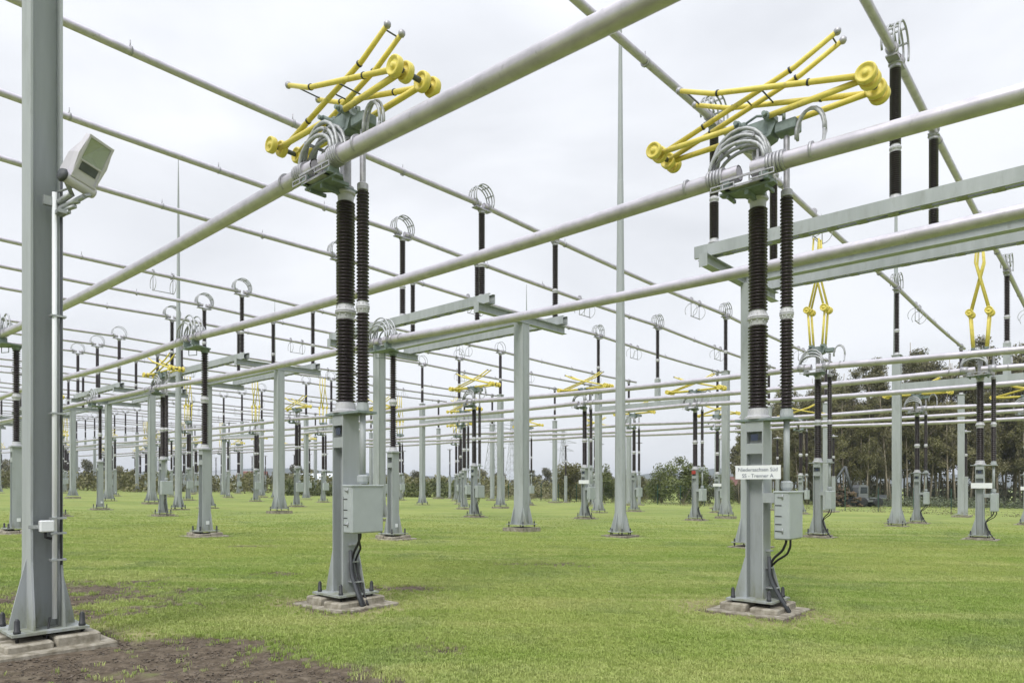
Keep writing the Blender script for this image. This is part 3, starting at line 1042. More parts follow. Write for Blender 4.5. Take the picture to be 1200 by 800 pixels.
# ------------------------------------------------------------------ big left post with floodlight
LP = Vector((-5.36, 7.85, gz(-5.36)))
lp = empty('tall_steel_post', LP)
foot(lp, 0, .31, .43, .46, .62)
m = MB()
w, h = .18, .155
m.box(-w, w, -h, -h + .022, .20, 14); m.box(-w, w, h - .022, h, .20, 14)
m.box(-.008, .008, -h + .022, h - .022, .20, 14)
post_col = obj('steel_column', m, 'steel_paint', lp)
m = MB()
for s in (-1, 1):
    m.prism([(s * h, .20), (s * (h + .17), .20), (s * (h + .15), .32), (s * h, .98)], -.012, .012, 'x')
    for y in (-h + .011, h - .011):
        m.prism([(s * w, .20), (s * (w + .10), .20), (s * (w + .09), .32), (s * w, .95)], y - .011, y + .011, 'y')
obj('gusset', m, 'steel_paint', lp)
obj('conduit', MB().tube([(w + .03, .065, .30), (w + .03, .065, 5.1)], .026, 10), 'white_plastic', lp)
obj('conduit', MB().tube([(w + .03, .13, .9), (w + .03, .13, 5.3)], .012, 8), 'cable_grey', lp)
for z in (.95, 1.25, 1.42, 2.6, 3.7):
    obj('pipe_clip', MB().box(w - .02, w + .062, .02, .175, z, z + .022), 'galvanised', lp)
jb = obj('junction_box', MB().box(w - .02, w + .07, -.08, .055, 1.28, 1.41, .01), 'white_plastic', lp)
obj('mounting_strip', MB().box(w + .0, w + .012, -.18, -.08, 1.32, 1.36), 'galvanised', lp)
obj('cable_gland', MB().tube([(w + .02, -.02, 1.28), (w + .02, -.02, 1.22), (w + .02, .04, 1.20)], .016, 8), 'black_rubber', jb)
obj('earth_wire', MB().tube([(w + .02, .02, .32), (w + .05, .0, .2), (w + .16, -.06, .03)], .012, 6), 'black_rubber', lp)
tag(lp, 'tall grey steel post at left edge carrying a floodlight', 'steel post')

fl = empty('floodlight', (0, 0, 0), 0)
def wp(x, y, Z): return Vector(((x - 600) / FPX * Z, Z, CAMH + (568.3 - y) / FPX * Z))
cL = wp(106, 188, 7.70)
Lx = Vector((.43, 0, .90)).normalized()
Nx = Vector((.86, -.44, -.28)); Nx = (Nx - Lx * Nx.dot(Lx)).normalized()
Wx = Lx.cross(Nx)
M = Matrix((Wx, Lx, Nx)).transposed()
if M.determinant() < 0:
    Wx = -Wx; M = Matrix((Wx, Lx, Nx)).transposed()
fl.matrix_world = Matrix.Translation(cL) @ M.to_4x4() @ Matrix.Scale(1.06, 4)
b = MB()
# body: face at z=+.06, tapering back
outl = [(-.13, -.25), (.13, -.25), (.155, .0), (.13, .22), (-.13, .22), (-.155, .0)]
back = [(-.115, -.21, -.23), (.115, -.21, -.23), (.135, -.02, -.17), (.11, .19, -.05), (-.11, .19, -.05), (-.135, -.02, -.17)]
vs = [(x, y, .05) for x, y in outl] + [(x, y, .015) for x, y in outl] + [(x * 1.03, y * 1.01, -.02) for x, y in outl] + [(x, y, z) for x, y, z in back]
fs = [(9 + 9, 19, 20, 21, 22, 23)[::-1]]
for a0 in (0, 6, 12):
    for i in range(6):
        j = (i + 1) % 6
        fs.append((a0 + j, a0 + i, a0 + 6 + i, a0 + 6 + j))
b.add(vs, fs)
obj('housing', b, 'lamp_body', fl)
b = MB()
for q_ in (-1, 1):
    pg = [(q_ * .131, -.251), (q_ * .156, 0), (q_ * .131, .221), (q_ * .112, .20), (q_ * .112, -.225)]
    b.prism(pg, .044, .054, 'z')
b.box(-.135, -.115, -.22, .20, .045, .062); b.box(.115, .135, -.22, .20, .045, .062)
b.box(-.135, .135, .20, .225, .045, .062); b.box(-.135, .135, -.25, -.225, .045, .062); b.box(-.115, .115, -.055, -.04, .045, .060)
obj('front_frame', b, 'lamp_body', fl)
rf = MB()
mat('reflector_grass_tint', (.70, .70, .30), .35, .6)  # yellow tint paints the grass reflection onto one facet
obj('reflector', MB().add([(-.114, -.039, .044), (.03, .199, .044), (-.114, .199, .044), (-.09, .1, -.03)], [(0, 3, 2), (0, 1, 3), (3, 1, 2)]), 'reflector_grass_tint', fl)
rf.add([(-.115, -.04, .045), (.115, -.04, .045), (.115, .20, .045), (-.115, .20, .045), (-.03, .04, -.06), (.03, .04, -.06), (.03, .12, -.06), (-.03, .12, -.06)],
       [(0, 1, 5, 4), (1, 2, 6, 5), (2, 3, 7, 6), (3, 0, 4, 7), (4, 5, 6, 7)])
obj('reflector', rf, 'reflector', fl)
obj('front_plate', MB().box(-.115, .115, -.225, -.04, .02, .046), 'lamp_body', fl)
obj('louvre', MB().box(-.09, .09, -.15, -.06, .0465, .052), 'dark_casting', fl)
obj('glass', MB().box(-.114, .114, -.039, .199, .048, .052), 'lamp_glass', fl)
obj('pivot_barrel', MB().lathe([(.001, -.17), (.055, -.165), (.062, -.14), (.062, .14), (.055, .165), (.001, .17)], 16, (0, -.285, -.0), 'x'), 'lamp_body', fl)
obj('pivot_knob', MB().lathe([(.001, -.205), (.06, -.2), (.074, -.17), (.06, -.155)], 16, (0, -.285, 0), 'x'), 'cable_grey', fl)
tag(fl, 'grey floodlight on a bracket at the tall left post', 'floodlight')
bk = MB()
Mi = fl.matrix_world.inverted()
def loc(p): return Mi @ p
hinge = fl.matrix_world @ Vector((0, -.285, 0))
pp = LP + US * (w + .02) + VS * .10; 
anch = Vector((pp.x, pp.y, hinge.z - .17))
bk.tube([loc(anch), loc(hinge + Vector((-.08, 0, -.10)))], .035, 6)
bk.tube([loc(anch + Vector((0, 0, -.08))), loc(hinge + Vector((.06, 0, -.13)))], .03, 6)
bk.tube([loc(hinge + Vector((-.08, 0, -.10))), loc(fl.matrix_world @ Vector((-.17, -.285, 0)))], .022, 6)
bk.tube([loc(hinge + Vector((.06, 0, -.13))), loc(fl.matrix_world @ Vector((.17, -.285, 0)))], .022, 6)
bk.tube([loc(anch + Vector((-.02, 0, .12))), loc(hinge)], .012, 6)
for dz, ln in ((-.04, .9), (-.09, .75), (-.14, .5)):
    e_ = anch.lerp(hinge + Vector((.03, 0, -.10)), ln)
    bk.tube([loc(anch + Vector((.02, 0, dz))), loc(Vector((e_.x, e_.y, anch.z + dz + .03)))], .024, 4)
obj('bracket', bk, 'galvanised', fl)
q = anch - LP
am = MB(); 
qu, qv = q.dot(US), q.dot(VS)
am.box(qu - .03, qu + .02, qv - .14, qv + .06, q.z - .05, q.z + .05)
am.box(qu + .0, qu + .14, qv - .04, qv + .06, q.z - .14, q.z - .10)
obj('clamp_plate', am, 'galvanised', lp)

# ------------------------------------------------------------------ ground
def vnoise(x, y, scale, seed):
    g = np.random.default_rng(seed).random((97, 97))
    X = np.asarray(x) / scale + 1000; Y = np.asarray(y) / scale + 1000
    xi = np.floor(X).astype(int); yi = np.floor(Y).astype(int)
    fx = X - xi; fy = Y - yi
    fx = fx * fx * (3 - 2 * fx); fy = fy * fy * (3 - 2 * fy)
    a = g[xi % 97, yi % 97]; b_ = g[(xi + 1) % 97, yi % 97]; c = g[xi % 97, (yi + 1) % 97]; d = g[(xi + 1) % 97, (yi + 1) % 97]
    return (a * (1 - fx) + b_ * fx) * (1 - fy) + (c * (1 - fx) + d * fx) * fy
def fbm(x, y, scale, seed, o=4):
    t = 0; w = 0; a = 1
    for i in range(o):
        t = t + a * vnoise(x, y, scale / 2 ** i, seed + i); w += a; a *= .55
    return t / w
def gpt(xp, yp):
    k = 568.3 + .0146 * (xp - 600); Z = CAMH * FPX / (yp - k); return (xp - 600) / FPX * Z, Z
edge_px = [(-120, 775), (-40, 765), (60, 758), (130, 748), (200, 745), (255, 746), (330, 752), (390, 760), (445, 774), (520, 795), (600, 830)]
edge = [gpt(*e) for e in edge_px]
ex = np.array([e[0] for e in edge]); ey = np.array([e[1] for e in edge])
patches_px = [(55, 702, 1.6, .8), (10, 712, 1.8, .8), (232, 692, .50, .22), (205, 700, .25, .12), (297, 697, .25, .14), (326, 672, .35, .12), (515, 760, .35, .16), (130, 718, .45, .30), (640, 661, .8, .22), (470, 690, .6, .16), (112, 688, .35, .3), (600, 690, .3, .08), (290, 640, .5, .12)]
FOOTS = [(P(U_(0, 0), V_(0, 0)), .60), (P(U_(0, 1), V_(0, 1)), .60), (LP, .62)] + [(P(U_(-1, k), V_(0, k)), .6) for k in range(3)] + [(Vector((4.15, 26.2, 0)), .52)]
def dirt_shade_mask(x, y):
    n = fbm(x, y, .9, 11, 5); n2 = fbm(x, y, .35, 31, 4)
    lim = np.interp(x, ex, ey, left=ey[0], right=4.5)
    d = np.clip(((lim - y) / .8 + .5) + (n - .5) * 1.6, 0, 1.6)
    d = np.where(x > ex[-1] + .3, 0, d)
    d = np.clip((d - .30) * 1.7, 0, 1.5)
    for (a, b_, rx, ry) in patches_px:
        cx, cy = gpt(a, b_)
        q = 1.6 - np.sqrt(((x - cx) / rx) ** 2 + ((y - cy) / (ry * 2.2)) ** 2) * 1.0 + (n2 - .5) * 2.4
        d = np.maximum(d, np.clip(q, 0, 1) * .85)
    for c, hs in FOOTS:  # ring of bare soil at each footing, also painting in its contact shadow
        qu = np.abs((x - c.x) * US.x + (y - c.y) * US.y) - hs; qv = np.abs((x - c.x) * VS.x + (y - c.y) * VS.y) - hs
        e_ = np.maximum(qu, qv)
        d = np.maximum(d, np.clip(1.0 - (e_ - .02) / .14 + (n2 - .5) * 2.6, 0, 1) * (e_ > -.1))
    d = np.clip(d * np.clip(.8 + (n2 - .42) * 1.8, 0, 1.2), 0, 1)
    return d
def worn_shade_mask(x, y):
    """thin yellowed turf round the footings, darkened also as painted contact shade"""
    t = np.zeros_like(x)
    for (px_, py_, rr) in [(c.x, c.y, 1.15) for c in (P(U_(0, 0), V_(0, 0)), P(U_(0, 1), V_(0, 1)))] + [(LP.x, LP.y, 1.2)]:
        t = np.maximum(t, np.clip(1.6 - np.hypot(x - px_, y - py_) / rr + (fbm(x, y, .6, 71, 3) - .5) * 1.3, 0, 1))
    return t * (.5 + fbm(x, y, .5, 77, 3))

def axis(c0, c1, d, far, g=1.25):
    a = list(np.arange(c0, c1 + d / 2, d)); s = d; x = a[-1]
    R_ = []
    while x < far: s *= g; x += s; R_.append(x)
    s = d; x = a[0]; L_ = []
    while x > -far: s *= g; x -= s; L_.append(x)
    return np.array(L_[::-1] + a + R_)
gx = axis(-14, 12, .09, 3000); gy = axis(4.6, 27, .09, 3000)
GX, GY = np.meshgrid(gx, gy, indexing='ij')
def gzn(x): return -0.0146 * 250 * np.tanh(x / 250)
DM = dirt_shade_mask(GX, GY); near = (GX > -16) & (GX < 14) & (GY < 27.5) & (GY > 3)
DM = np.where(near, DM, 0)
ZZ = gzn(GX) + np.where(near, (fbm(GX, GY, .8, 5, 4) - .5) * .035 + DM * (fbm(GX, GY, .18, 9, 3) - .5) * .05 - DM * .012, 0)
nx, ny = GX.shape
co = np.stack([GX, GY, ZZ], -1).reshape(-1, 3)
ii = np.arange(nx * ny).reshape(nx, ny)
quads = np.stack([ii[:-1, :-1], ii[1:, :-1], ii[1:, 1:], ii[:-1, 1:]], -1).reshape(-1, 4)
def np_mesh(name, co, faces, material, smooth=False):
    me = bpy.data.meshes.new(name)
    n = len(faces); k = faces.shape[1]
    me.vertices.add(len(co)); me.vertices.foreach_set('co', co.astype(np.float32).ravel())
    me.loops.add(n * k); me.loops.foreach_set('vertex_index', faces.astype(np.int32).ravel())
    me.polygons.add(n); me.polygons.foreach_set('loop_start', np.arange(0, n * k, k, dtype=np.int32))
    me.polygons.foreach_set('use_smooth', np.full(n, smooth))
    me.materials.append(MAT[material] if isinstance(material, str) else material)
    me.update(calc_edges=True)
    return me

gm = bpy.data.materials.new('lawn'); gm.use_nodes = True
n, l = gm.node_tree.nodes, gm.node_tree.links
bs = n['Principled BSDF']; bs.inputs['Roughness'].default_value = .95; bs.inputs['Specular IOR Level'].default_value = .15
tcg = n.new('ShaderNodeTexCoord')
def nz(scale, detail=6, vec=None, rough=.6):
    t = n.new('ShaderNodeTexNoise'); t.inputs['Scale'].default_value = scale; t.inputs['Detail'].default_value = detail; t.inputs['Roughness'].default_value = rough
    t.inputs['Distortion'].default_value = .5
    l.new(vec or tcg.outputs['Object'], t.inputs['Vector']); return t.outputs['Fac']
def rmp(fac, stops):
    r = n.new('ShaderNodeValToRGB'); e = r.color_ramp.elements
    while len(e) < len(stops): e.new(.5)
    for i, (p_, c_) in enumerate(stops): e[i].position = p_; e[i].color = (*c_, 1)
    l.new(fac, r.inputs['Fac']); return r.outputs['Color']
def mx(f, a, b_, mode='MIX'):
    m_ = n.new('ShaderNodeMixRGB'); m_.blend_type = mode
    if isinstance(f, float): m_.inputs['Fac'].default_value = f
    else: l.new(f, m_.inputs['Fac'])
    l.new(a, m_.inputs['Color1']); l.new(b_, m_.inputs['Color2']); return m_.outputs['Color']
mpg = n.new('ShaderNodeMapping'); mpg.inputs['Rotation'].default_value = (0, 0, R(9)); mpg.inputs['Scale'].default_value = (.16, 1.0, 1)
l.new(tcg.outputs['Object'], mpg.inputs['Vector'])
base = rmp(nz(.75, 8, None, .7), [(.34, (.150, .225, .048)), (.5, (.226, .288, .082)), (.64, (.305, .335, .12))])
swath = rmp(nz(.9, 5, mpg.outputs['Vector'], .65), [(.37, (.155, .225, .046)), (.50, (.226, .288, .082)), (.63, (.36, .37, .16))])
fine = rmp(nz(14, 5), [(.3, (.14, .185, .035)), (.7, (.29, .33, .11))])
c_ = mx(.6, base, swath)
c_ = mx(.30, c_, fine)
at = n.new('ShaderNodeAttribute'); at.attribute_name = 'dirt_shade'
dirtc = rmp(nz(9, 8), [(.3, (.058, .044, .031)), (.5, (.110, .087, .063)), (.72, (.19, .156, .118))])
c_ = mx(rmp(nz(.55, 7, None, .72), [(.52, (0, 0, 0)), (.66, (.75, .75, .75))]), c_, rmp(nz(30, 2), [(.3, (.14, .19, .07)), (.7, (.19, .235, .10))]))
at2 = n.new('ShaderNodeAttribute'); at2.attribute_name = 'worn_shade'
c_ = mx(at2.outputs['Fac'], c_, rmp(nz(6, 6), [(.3, (.15, .12, .075)), (.6, (.30, .27, .14))]))
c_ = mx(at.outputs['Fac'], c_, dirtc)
c_ = mx(rmp(nz(.13, 3, None, .5), [(.42, (0, 0, 0)), (.6, (.45, .45, .45))]), c_, rmp(nz(4, 4), [(.3, (.27, .31, .085)), (.7, (.33, .34, .12))]))
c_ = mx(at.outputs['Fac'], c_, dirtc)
l.new(c_, bs.inputs['Base Color'])
bpn = n.new('ShaderNodeBump'); bpn.inputs['Strength'].default_value = .7; bpn.inputs['Distance'].default_value = .03
l.new(nz(22, 6), bpn.inputs['Height']); l.new(bpn.outputs['Normal'], bs.inputs['Normal'])
gme = np_mesh('ground', co, quads, gm, True)
av = gme.attributes.new('dirt_shade', 'FLOAT', 'POINT'); av.data.foreach_set('value', DM.astype(np.float32).ravel())
WM = np.where(near, np.clip(worn_shade_mask(GX, GY), 0, 1), 0)
av = gme.attributes.new('worn_shade', 'FLOAT', 'POINT'); av.data.foreach_set('value', WM.astype(np.float32).ravel())
go = obj('ground', gme); tag(go, kind='structure')

# ------------------------------------------------------------------ grass blades (instanced tufts, nobody could count them)
gb = bpy.data.materials.new('grass_blade'); gb.use_nodes = True
n, l = gb.node_tree.nodes, gb.node_tree.links
bs = n['Principled BSDF']; bs.inputs['Roughness'].default_value = .7; bs.inputs['Specular IOR Level'].default_value = .2
tcg = n.new('ShaderNodeTexCoord')
geo = n.new('ShaderNodeNewGeometry')
oi = n.new('ShaderNodeObjectInfo')
mpg = n.new('ShaderNodeMapping'); mpg.inputs['Rotation'].default_value = (0, 0, R(9)); mpg.inputs['Scale'].default_value = (.16, 1.0, 1)
l.new(geo.outputs['Position'], mpg.inputs['Vector'])
c1 = rmp(nz(.75, 8, geo.outputs['Position'], .7), [(.34, (.185, .30, .042)), (.5, (.288, .372, .100)), (.64, (.40, .44, .155))])
c2 = rmp(nz(.9, 5, mpg.outputs['Vector'], .65), [(.37, (.20, .305, .045)), (.50, (.292, .372, .102)), (.63, (.48, .49, .21))])
c3 = rmp(oi.outputs['Random'], [(0, (.17, .255, .05)), (.5, (.288, .370, .100)), (.85, (.38, .42, .15)), (.93, (.56, .54, .31))])
c_ = mx(.2, mx(.6, c1, c2), c3)
c_ = mx(rmp(nz(.55, 7, geo.outputs['Position'], .72), [(.52, (0, 0, 0)), (.66, (.75, .75, .75))]), c_, rmp(nz(30, 2, geo.outputs['Position']), [(.3, (.17, .235, .085)), (.7, (.23, .29, .12))]))
c_ = mx(rmp(nz(.13, 3, geo.outputs['Position'], .5), [(.42, (0, 0, 0)), (.6, (.45, .45, .45))]), c_, rmp(nz(4, 4, geo.outputs['Position']), [(.3, (.34, .39, .10)), (.7, (.42, .43, .15))]))
l.new(c_, bs.inputs['Base Color'])
bs.inputs['Transmission Weight'].default_value = 0
TUF = bpy.data.collections.new('tufts')
for t in range(5):
    vs, fs = [], []
    for i in range(16):
        a = rng.random() * 2 * PI; rr = rng.random() * .055
        bx_, by_ = rr * math.cos(a), rr * math.sin(a)
        a2 = rng.random() * 2 * PI; ht = .014 + rng.random() * .022; ln = rng.random() * .026
        wd = .0028
        dx, dy = math.cos(a2), math.sin(a2)
        b0 = len(vs)
        vs += [(bx_ - dy * wd, by_ + dx * wd, -.01), (bx_ + dy * wd, by_ - dx * wd, -.01),
               (bx_ + dy * wd * .8 + dx * ln * .4, by_ - dx * wd * .8 + dy * ln * .4, ht * .6), (bx_ - dy * wd * .8 + dx * ln * .4, by_ + dx * wd * .8 + dy * ln * .4, ht * .6),
               (bx_ + dx * ln, by_ + dy * ln, ht)]
        fs += [(b0, b0 + 1, b0 + 2, b0 + 3), (b0 + 3, b0 + 2, b0 + 4)]
    me = bpy.data.meshes.new('tuft'); me.from_pydata(vs, [], fs); me.materials.append(gb)
    to = bpy.data.objects.new('tuft', me); TUF.objects.link(to)
sx = np.arange(-30, 34, .2); sy = np.arange(4.8, 44, .2)
SX, SY = np.meshgrid(sx, sy, indexing='ij')
dm = dirt_shade_mask(SX, SY); wm = worn_shade_mask(SX, SY)
vis = np.abs(SX) < SY * .78 + 1.2
dens = np.clip(1 - dm * 1.15, 0.012, 1) * (1 - .82 * np.clip(wm, 0, 1)) * vis * np.interp(SY, [5, 9, 14, 20, 27, 36, 44], [760, 640, 360, 190, 80, 20, 0])
pads = [(P(U_(0, k), V_(0, k)), .62) for k in (0, 1)] + [(LP, .76), (P(-13.9, 21.6), .6)]
for (c, hs) in pads:
    qu = (SX - c.x) * US.x + (SY - c.y) * US.y; qv = (SX - c.x) * VS.x + (SY - c.y) * VS.y
    dens = np.where((np.abs(qu) < hs) & (np.abs(qv) < hs), 0, dens)
scz = gzn(SX) + (fbm(SX, SY, .8, 5, 4) - .5) * .035
co = np.stack([SX, SY, scz], -1).reshape(-1, 3)
a, b_ = SX.shape; ii = np.arange(a * b_).reshape(a, b_)
quads = np.stack([ii[:-1, :-1], ii[1:, :-1], ii[1:, 1:], ii[:-1, 1:]], -1).reshape(-1, 4)
sm_ = np_mesh('grass', co, quads, gb)
av = sm_.attributes.new('density', 'FLOAT', 'POINT'); av.data.foreach_set('value', dens.astype(np.float32).ravel())
gro = obj('grass', sm_); tag(gro, 'short mown grass with clover and bare spots on the lawn', 'grass', kind='stuff')
ng = bpy.data.node_groups.new('grass', 'GeometryNodeTree')
ng.interface.new_socket('Geometry', in_out='INPUT', socket_type='NodeSocketGeometry')
ng.interface.new_socket('Geometry', in_out='OUTPUT', socket_type='NodeSocketGeometry')
gi, g_o = ng.nodes.new('NodeGroupInput'), ng.nodes.new('NodeGroupOutput')
dp = ng.nodes.new('GeometryNodeDistributePointsOnFaces'); dp.inputs['Seed'].default_value = 3
na = ng.nodes.new('GeometryNodeInputNamedAttribute'); na.data_type = 'FLOAT'; na.inputs['Name'].default_value = 'density'
ci = ng.nodes.new('GeometryNodeCollectionInfo'); ci.inputs['Collection'].default_value = TUF; ci.inputs['Separate Children'].default_value = True; ci.inputs['Reset Children'].default_value = True
ip = ng.nodes.new('GeometryNodeInstanceOnPoints'); ip.inputs['Pick Instance'].default_value = True
rv = ng.nodes.new('FunctionNodeRandomValue'); rv.data_type = 'FLOAT_VECTOR'; rv.inputs[0].default_value = (0, 0, 0); rv.inputs[1].default_value = (.15, .15, 6.28)
rs = ng.nodes.new('FunctionNodeRandomValue'); rs.data_type = 'FLOAT'; rs.inputs[2].default_value = .7; rs.inputs[3].default_value = 1.35
L = ng.links
L.new(gi.outputs[0], dp.inputs['Mesh']); L.new(na.outputs['Attribute'], dp.inputs['Density'])
L.new(dp.outputs['Points'], ip.inputs['Points']); L.new(ci.outputs[0], ip.inputs['Instance'])
L.new(rv.outputs[0], ip.inputs['Rotation']); L.new(rs.outputs[1], ip.inputs['Scale'])
L.new(ip.outputs['Instances'], g_o.inputs[0])
md = gro.modifiers.new('grass', 'NODES'); md.node_group = ng

# clods and pebbles on the bare soil (stuff)
cv, cf = [], []
ico = [(0, 0, 1), (.9, 0, .3), (.28, .85, .3), (-.72, .53, .3), (-.72, -.53, .3), (.28, -.85, .3), (0, 0, -1)]
icf = [(0, 1, 2), (0, 2, 3), (0, 3, 4), (0, 4, 5), (0, 5, 1), (6, 2, 1), (6, 3, 2), (6, 4, 3), (6, 5, 4), (6, 1, 5)]
cand_x = rng.uniform(-9, 0, 110000); cand_y = rng.uniform(5, 13, 110000)
keep = dirt_shade_mask(cand_x, cand_y) > rng.uniform(.25, 1, 110000)
gh_ = (fbm(cand_x, cand_y, .8, 5, 4) - .5) * .035
pv = []
for x, y, g_ in list(zip(cand_x[keep], cand_y[keep], gh_[keep]))[:40000]:
    s = .003 + rng.random() ** 3 * .015
    a = rng.random() * 6.28; ca, sa = math.cos(a), math.sin(a)
    b0 = len(cv); z = gz(x) + g_ - .012
    j = rng.uniform(.7, 1.3, 7)
    for q, (vx, vy, vz) in enumerate(ico):
        cv.append((x + (vx * ca - vy * sa) * s * j[q], y + (vx * sa + vy * ca) * s * j[q], z + vz * s * .7))
    cf += [(p0 + b0, p1 + b0, p2 + b0) for p0, p1, p2 in icf]
mat('clod', (.165, .134, .104), .95, 0, col2=(.042, .035, .027), nscale=20)
cl = obj('soil_clods', np_mesh('soil_clods', np.array(cv), np.array(cf), 'clod'))
tag(cl, 'loose brown clods and pebbles on the bare soil', 'soil', kind='stuff')

# ------------------------------------------------------------------ vegetation
def leaves(centres, radii, n, size, flat=.8, seed=0):
    g = np.random.default_rng(seed)
    centres = np.array(centres, float); radii = np.array(radii, float)
    w = radii ** 2.2; w /= w.sum()
    idx = g.choice(len(centres), n, p=w)
    d = g.normal(size=(n, 3)); d /= np.linalg.norm(d, axis=1)[:, None]
    rr = g.random(n) ** .45
    c = centres[idx] + d * (radii[idx] * rr)[:, None] * np.array([1, 1, flat])
    t1 = g.normal(size=(n, 3)); t1 /= np.linalg.norm(t1, axis=1)[:, None]
    t2 = np.cross(t1, g.normal(size=(n, 3))); t2 /= np.linalg.norm(t2, axis=1)[:, None]
    s = size * g.uniform(.5, 1.25, n)[:, None]
    q = np.stack([c - t1 * s - t2 * s * .45, c + t1 * s * .2 - t2 * s * .6, c + t1 * s + t2 * s * .3, c - t1 * s * .3 + t2 * s * .6], 1)
    return q.reshape(-1, 3), np.arange(n * 4).reshape(n, 4)

def tree_meshes(kind, seed):
    g = random.Random(seed)
    m = MB(); C, Rr = [], []
    if kind == 'tall':
        h = g.uniform(12.5, 16.5); lean = g.uniform(-.06, .06)
        tp = lambda t: Vector((lean * h * t + .3 * math.sin(t * 3 + seed), .2 * math.sin(t * 4 + seed), h * t))
        m.tube([tp(t / 6) for t in range(7)], .11, 6, r2=.03)
        for i in range(24):
            t = g.uniform(.16, .99) ** .85; a = g.uniform(0, 6.28); ln = (1.12 - t) * g.uniform(.9, 2.5)
            e = tp(t) + Vector((math.cos(a) * ln, math.sin(a) * ln, ln * .9))
            m.tube([tp(t), (tp(t) + e) / 2 + Vector((0, 0, .1)), e], .05, 4, r2=.012)
            C.append(e); Rr.append(g.uniform(.4, .95)); C.append((tp(t) + e) / 2); Rr.append(g.uniform(.25, .6))
        co, f = leaves(C, Rr, 7000, .09, .9, seed)
    elif kind == 'bush':
        for i in range(7):
            a = g.uniform(0, 6.28); ln = g.uniform(.6, 1.6)
            e = Vector((math.cos(a) * ln, math.sin(a) * ln, g.uniform(1.6, 3.6)))
            m.tube([(0, 0, 0), e * .5 + Vector((0, 0, .2)), e], .07, 5, r2=.015)
            C.append(e); Rr.append(g.uniform(.7, 1.3))
        for i in range(12):
            a = g.uniform(0, 6.28); ln = g.uniform(0, 1.9); C.append(Vector((math.cos(a) * ln, math.sin(a) * ln, g.uniform(.5, 3.2) * (1 - ln * .2)))); Rr.append(g.uniform(.45, 1.0))
        for i in range(8):
            a = g.uniform(0, 6.28); ln = g.uniform(0, 1.1); C.append(Vector((math.cos(a) * ln, math.sin(a) * ln, g.uniform(3.2, 4.4)))); Rr.append(g.uniform(.4, .7))
        co, f = leaves(C, Rr, 6500, .10, .95, seed)
    else:  # round field tree
        h = g.uniform(6.5, 9)
        m.tube([(0, 0, 0), (.1, 0, h * .3), (0, .1, h * .6)], .22, 6, r2=.08)
        for i in range(26):
            a = g.uniform(0, 6.28); ln = g.uniform(.3, 2.8); z = h * g.uniform(.14, .95)
            ln *= math.sin(min(1, (1.05 - z / h) * 2.2) * PI / 2)
            e = Vector((math.cos(a) * ln, math.sin(a) * ln, z))
            m.tube([(0, .0, h * .3), e], .06, 4, r2=.02)
            C.append(e); Rr.append(g.uniform(.7, 1.5))
        co, f = leaves(C, Rr, 5200, .17, .9, seed)
    return m, co, f

TM = {}
def tree(name, kind, seed, leafm, x, y, s, label, cat, group, rz, zs=1.0, barkm='bark'):
    key = (kind, seed, leafm)
    if key not in TM:
        m, co, f = tree_meshes(kind, seed)
        TM[key] = (m.mesh('trunk', barkm), np_mesh('crown', co, f, leafm))
    t, c = TM[key]
    root = empty(name, (x, y, gz(x) - .05), rz)
    root.scale = (s, s, s * zs)
    obj('trunk', t, None, root); obj('crown', c, None, root)
    tag(root, label, cat, group)
    return root

# the wood at the right: slender trees one can tell apart at the edge, a mass behind
g = random.Random(5)
i = 0
for row in range(3):
    y0 = 84 + row * 7
    xp = 868 + row * 9
    while xp < 1290:
        y = y0 + g.uniform(-2.5, 2.5)
        x = (xp - 600) / FPX * y
        hs = g.choice([.86, .95, 1.0, 1.05]) * np.interp(xp, [868, 930, 1000, 1060, 1130, 1290], [.62, .88, .92, 1.0, 1.18, 1.15]) * g.uniform(.9, 1.16) * (y / 84)
        lm = g.choice(['leaf_olive', 'leaf_brown', 'leaf_olive', 'leaf_deep' if row else 'leaf_brown'])
        sd_ = g.choice([1, 2, 3, 4, 5, 6])
        tree('woodland_tree', 'tall', sd_, lm, x, y, hs, 'slender tree with bare lower trunk and %s crown, standing in the wood at right' % {'leaf_olive': 'olive', 'leaf_brown': 'brownish', 'leaf_deep': 'dark green'}[lm], 'tree', 'slender trees of the wood at the right', g.uniform(0, 6.28))
        xp += g.uniform(6.5, 12) if row < 2 else g.uniform(8, 14)
# mass of the wood behind, understory, far tree lines
def wood_mass(name, pts, label, leafm, size, n, seed, group=None):
    C = [(x, y, gz(x) + z) for x, y, z, r_ in pts]; Rr = [p_[3] for p_ in pts]
    co, f = leaves(C, Rr, n, size, .9, seed)
    return tag(obj(name, np_mesh(name, co, f, leafm)), label, 'trees', kind='stuff')
g = random.Random(8)
pts = []
for i in range(420):
    y = g.uniform(106, 135); xp = g.uniform(862, 1340); x = (xp - 600) / FPX * y
    top = np.interp(xp, [862, 930, 1000, 1060, 1130, 1290], [8, 11.5, 12, 13, 15.5, 16])
    z = g.choice([g.uniform(0, 3.0), g.uniform(4.5, top), g.uniform(6.5, top)]) ; pts.append((x, y, z, g.uniform(.9, 2.2)))
wood_mass('wood_interior', pts, 'dark mass of leaves deep inside the wood at right', 'leaf_deep', .24, 75000, 3)
pts = []
for i in range(120):
    y = g.uniform(79, 84); xp = g.uniform(1010, 1330); x = (xp - 600) / FPX * y
    pts.append((x, y, g.uniform(.1, .9), g.uniform(.5, 1.0)))
wood_mass('undergrowth', pts, 'grey green brambles along the foot of the wood', 'leaf_grey', .10, 11000, 4)
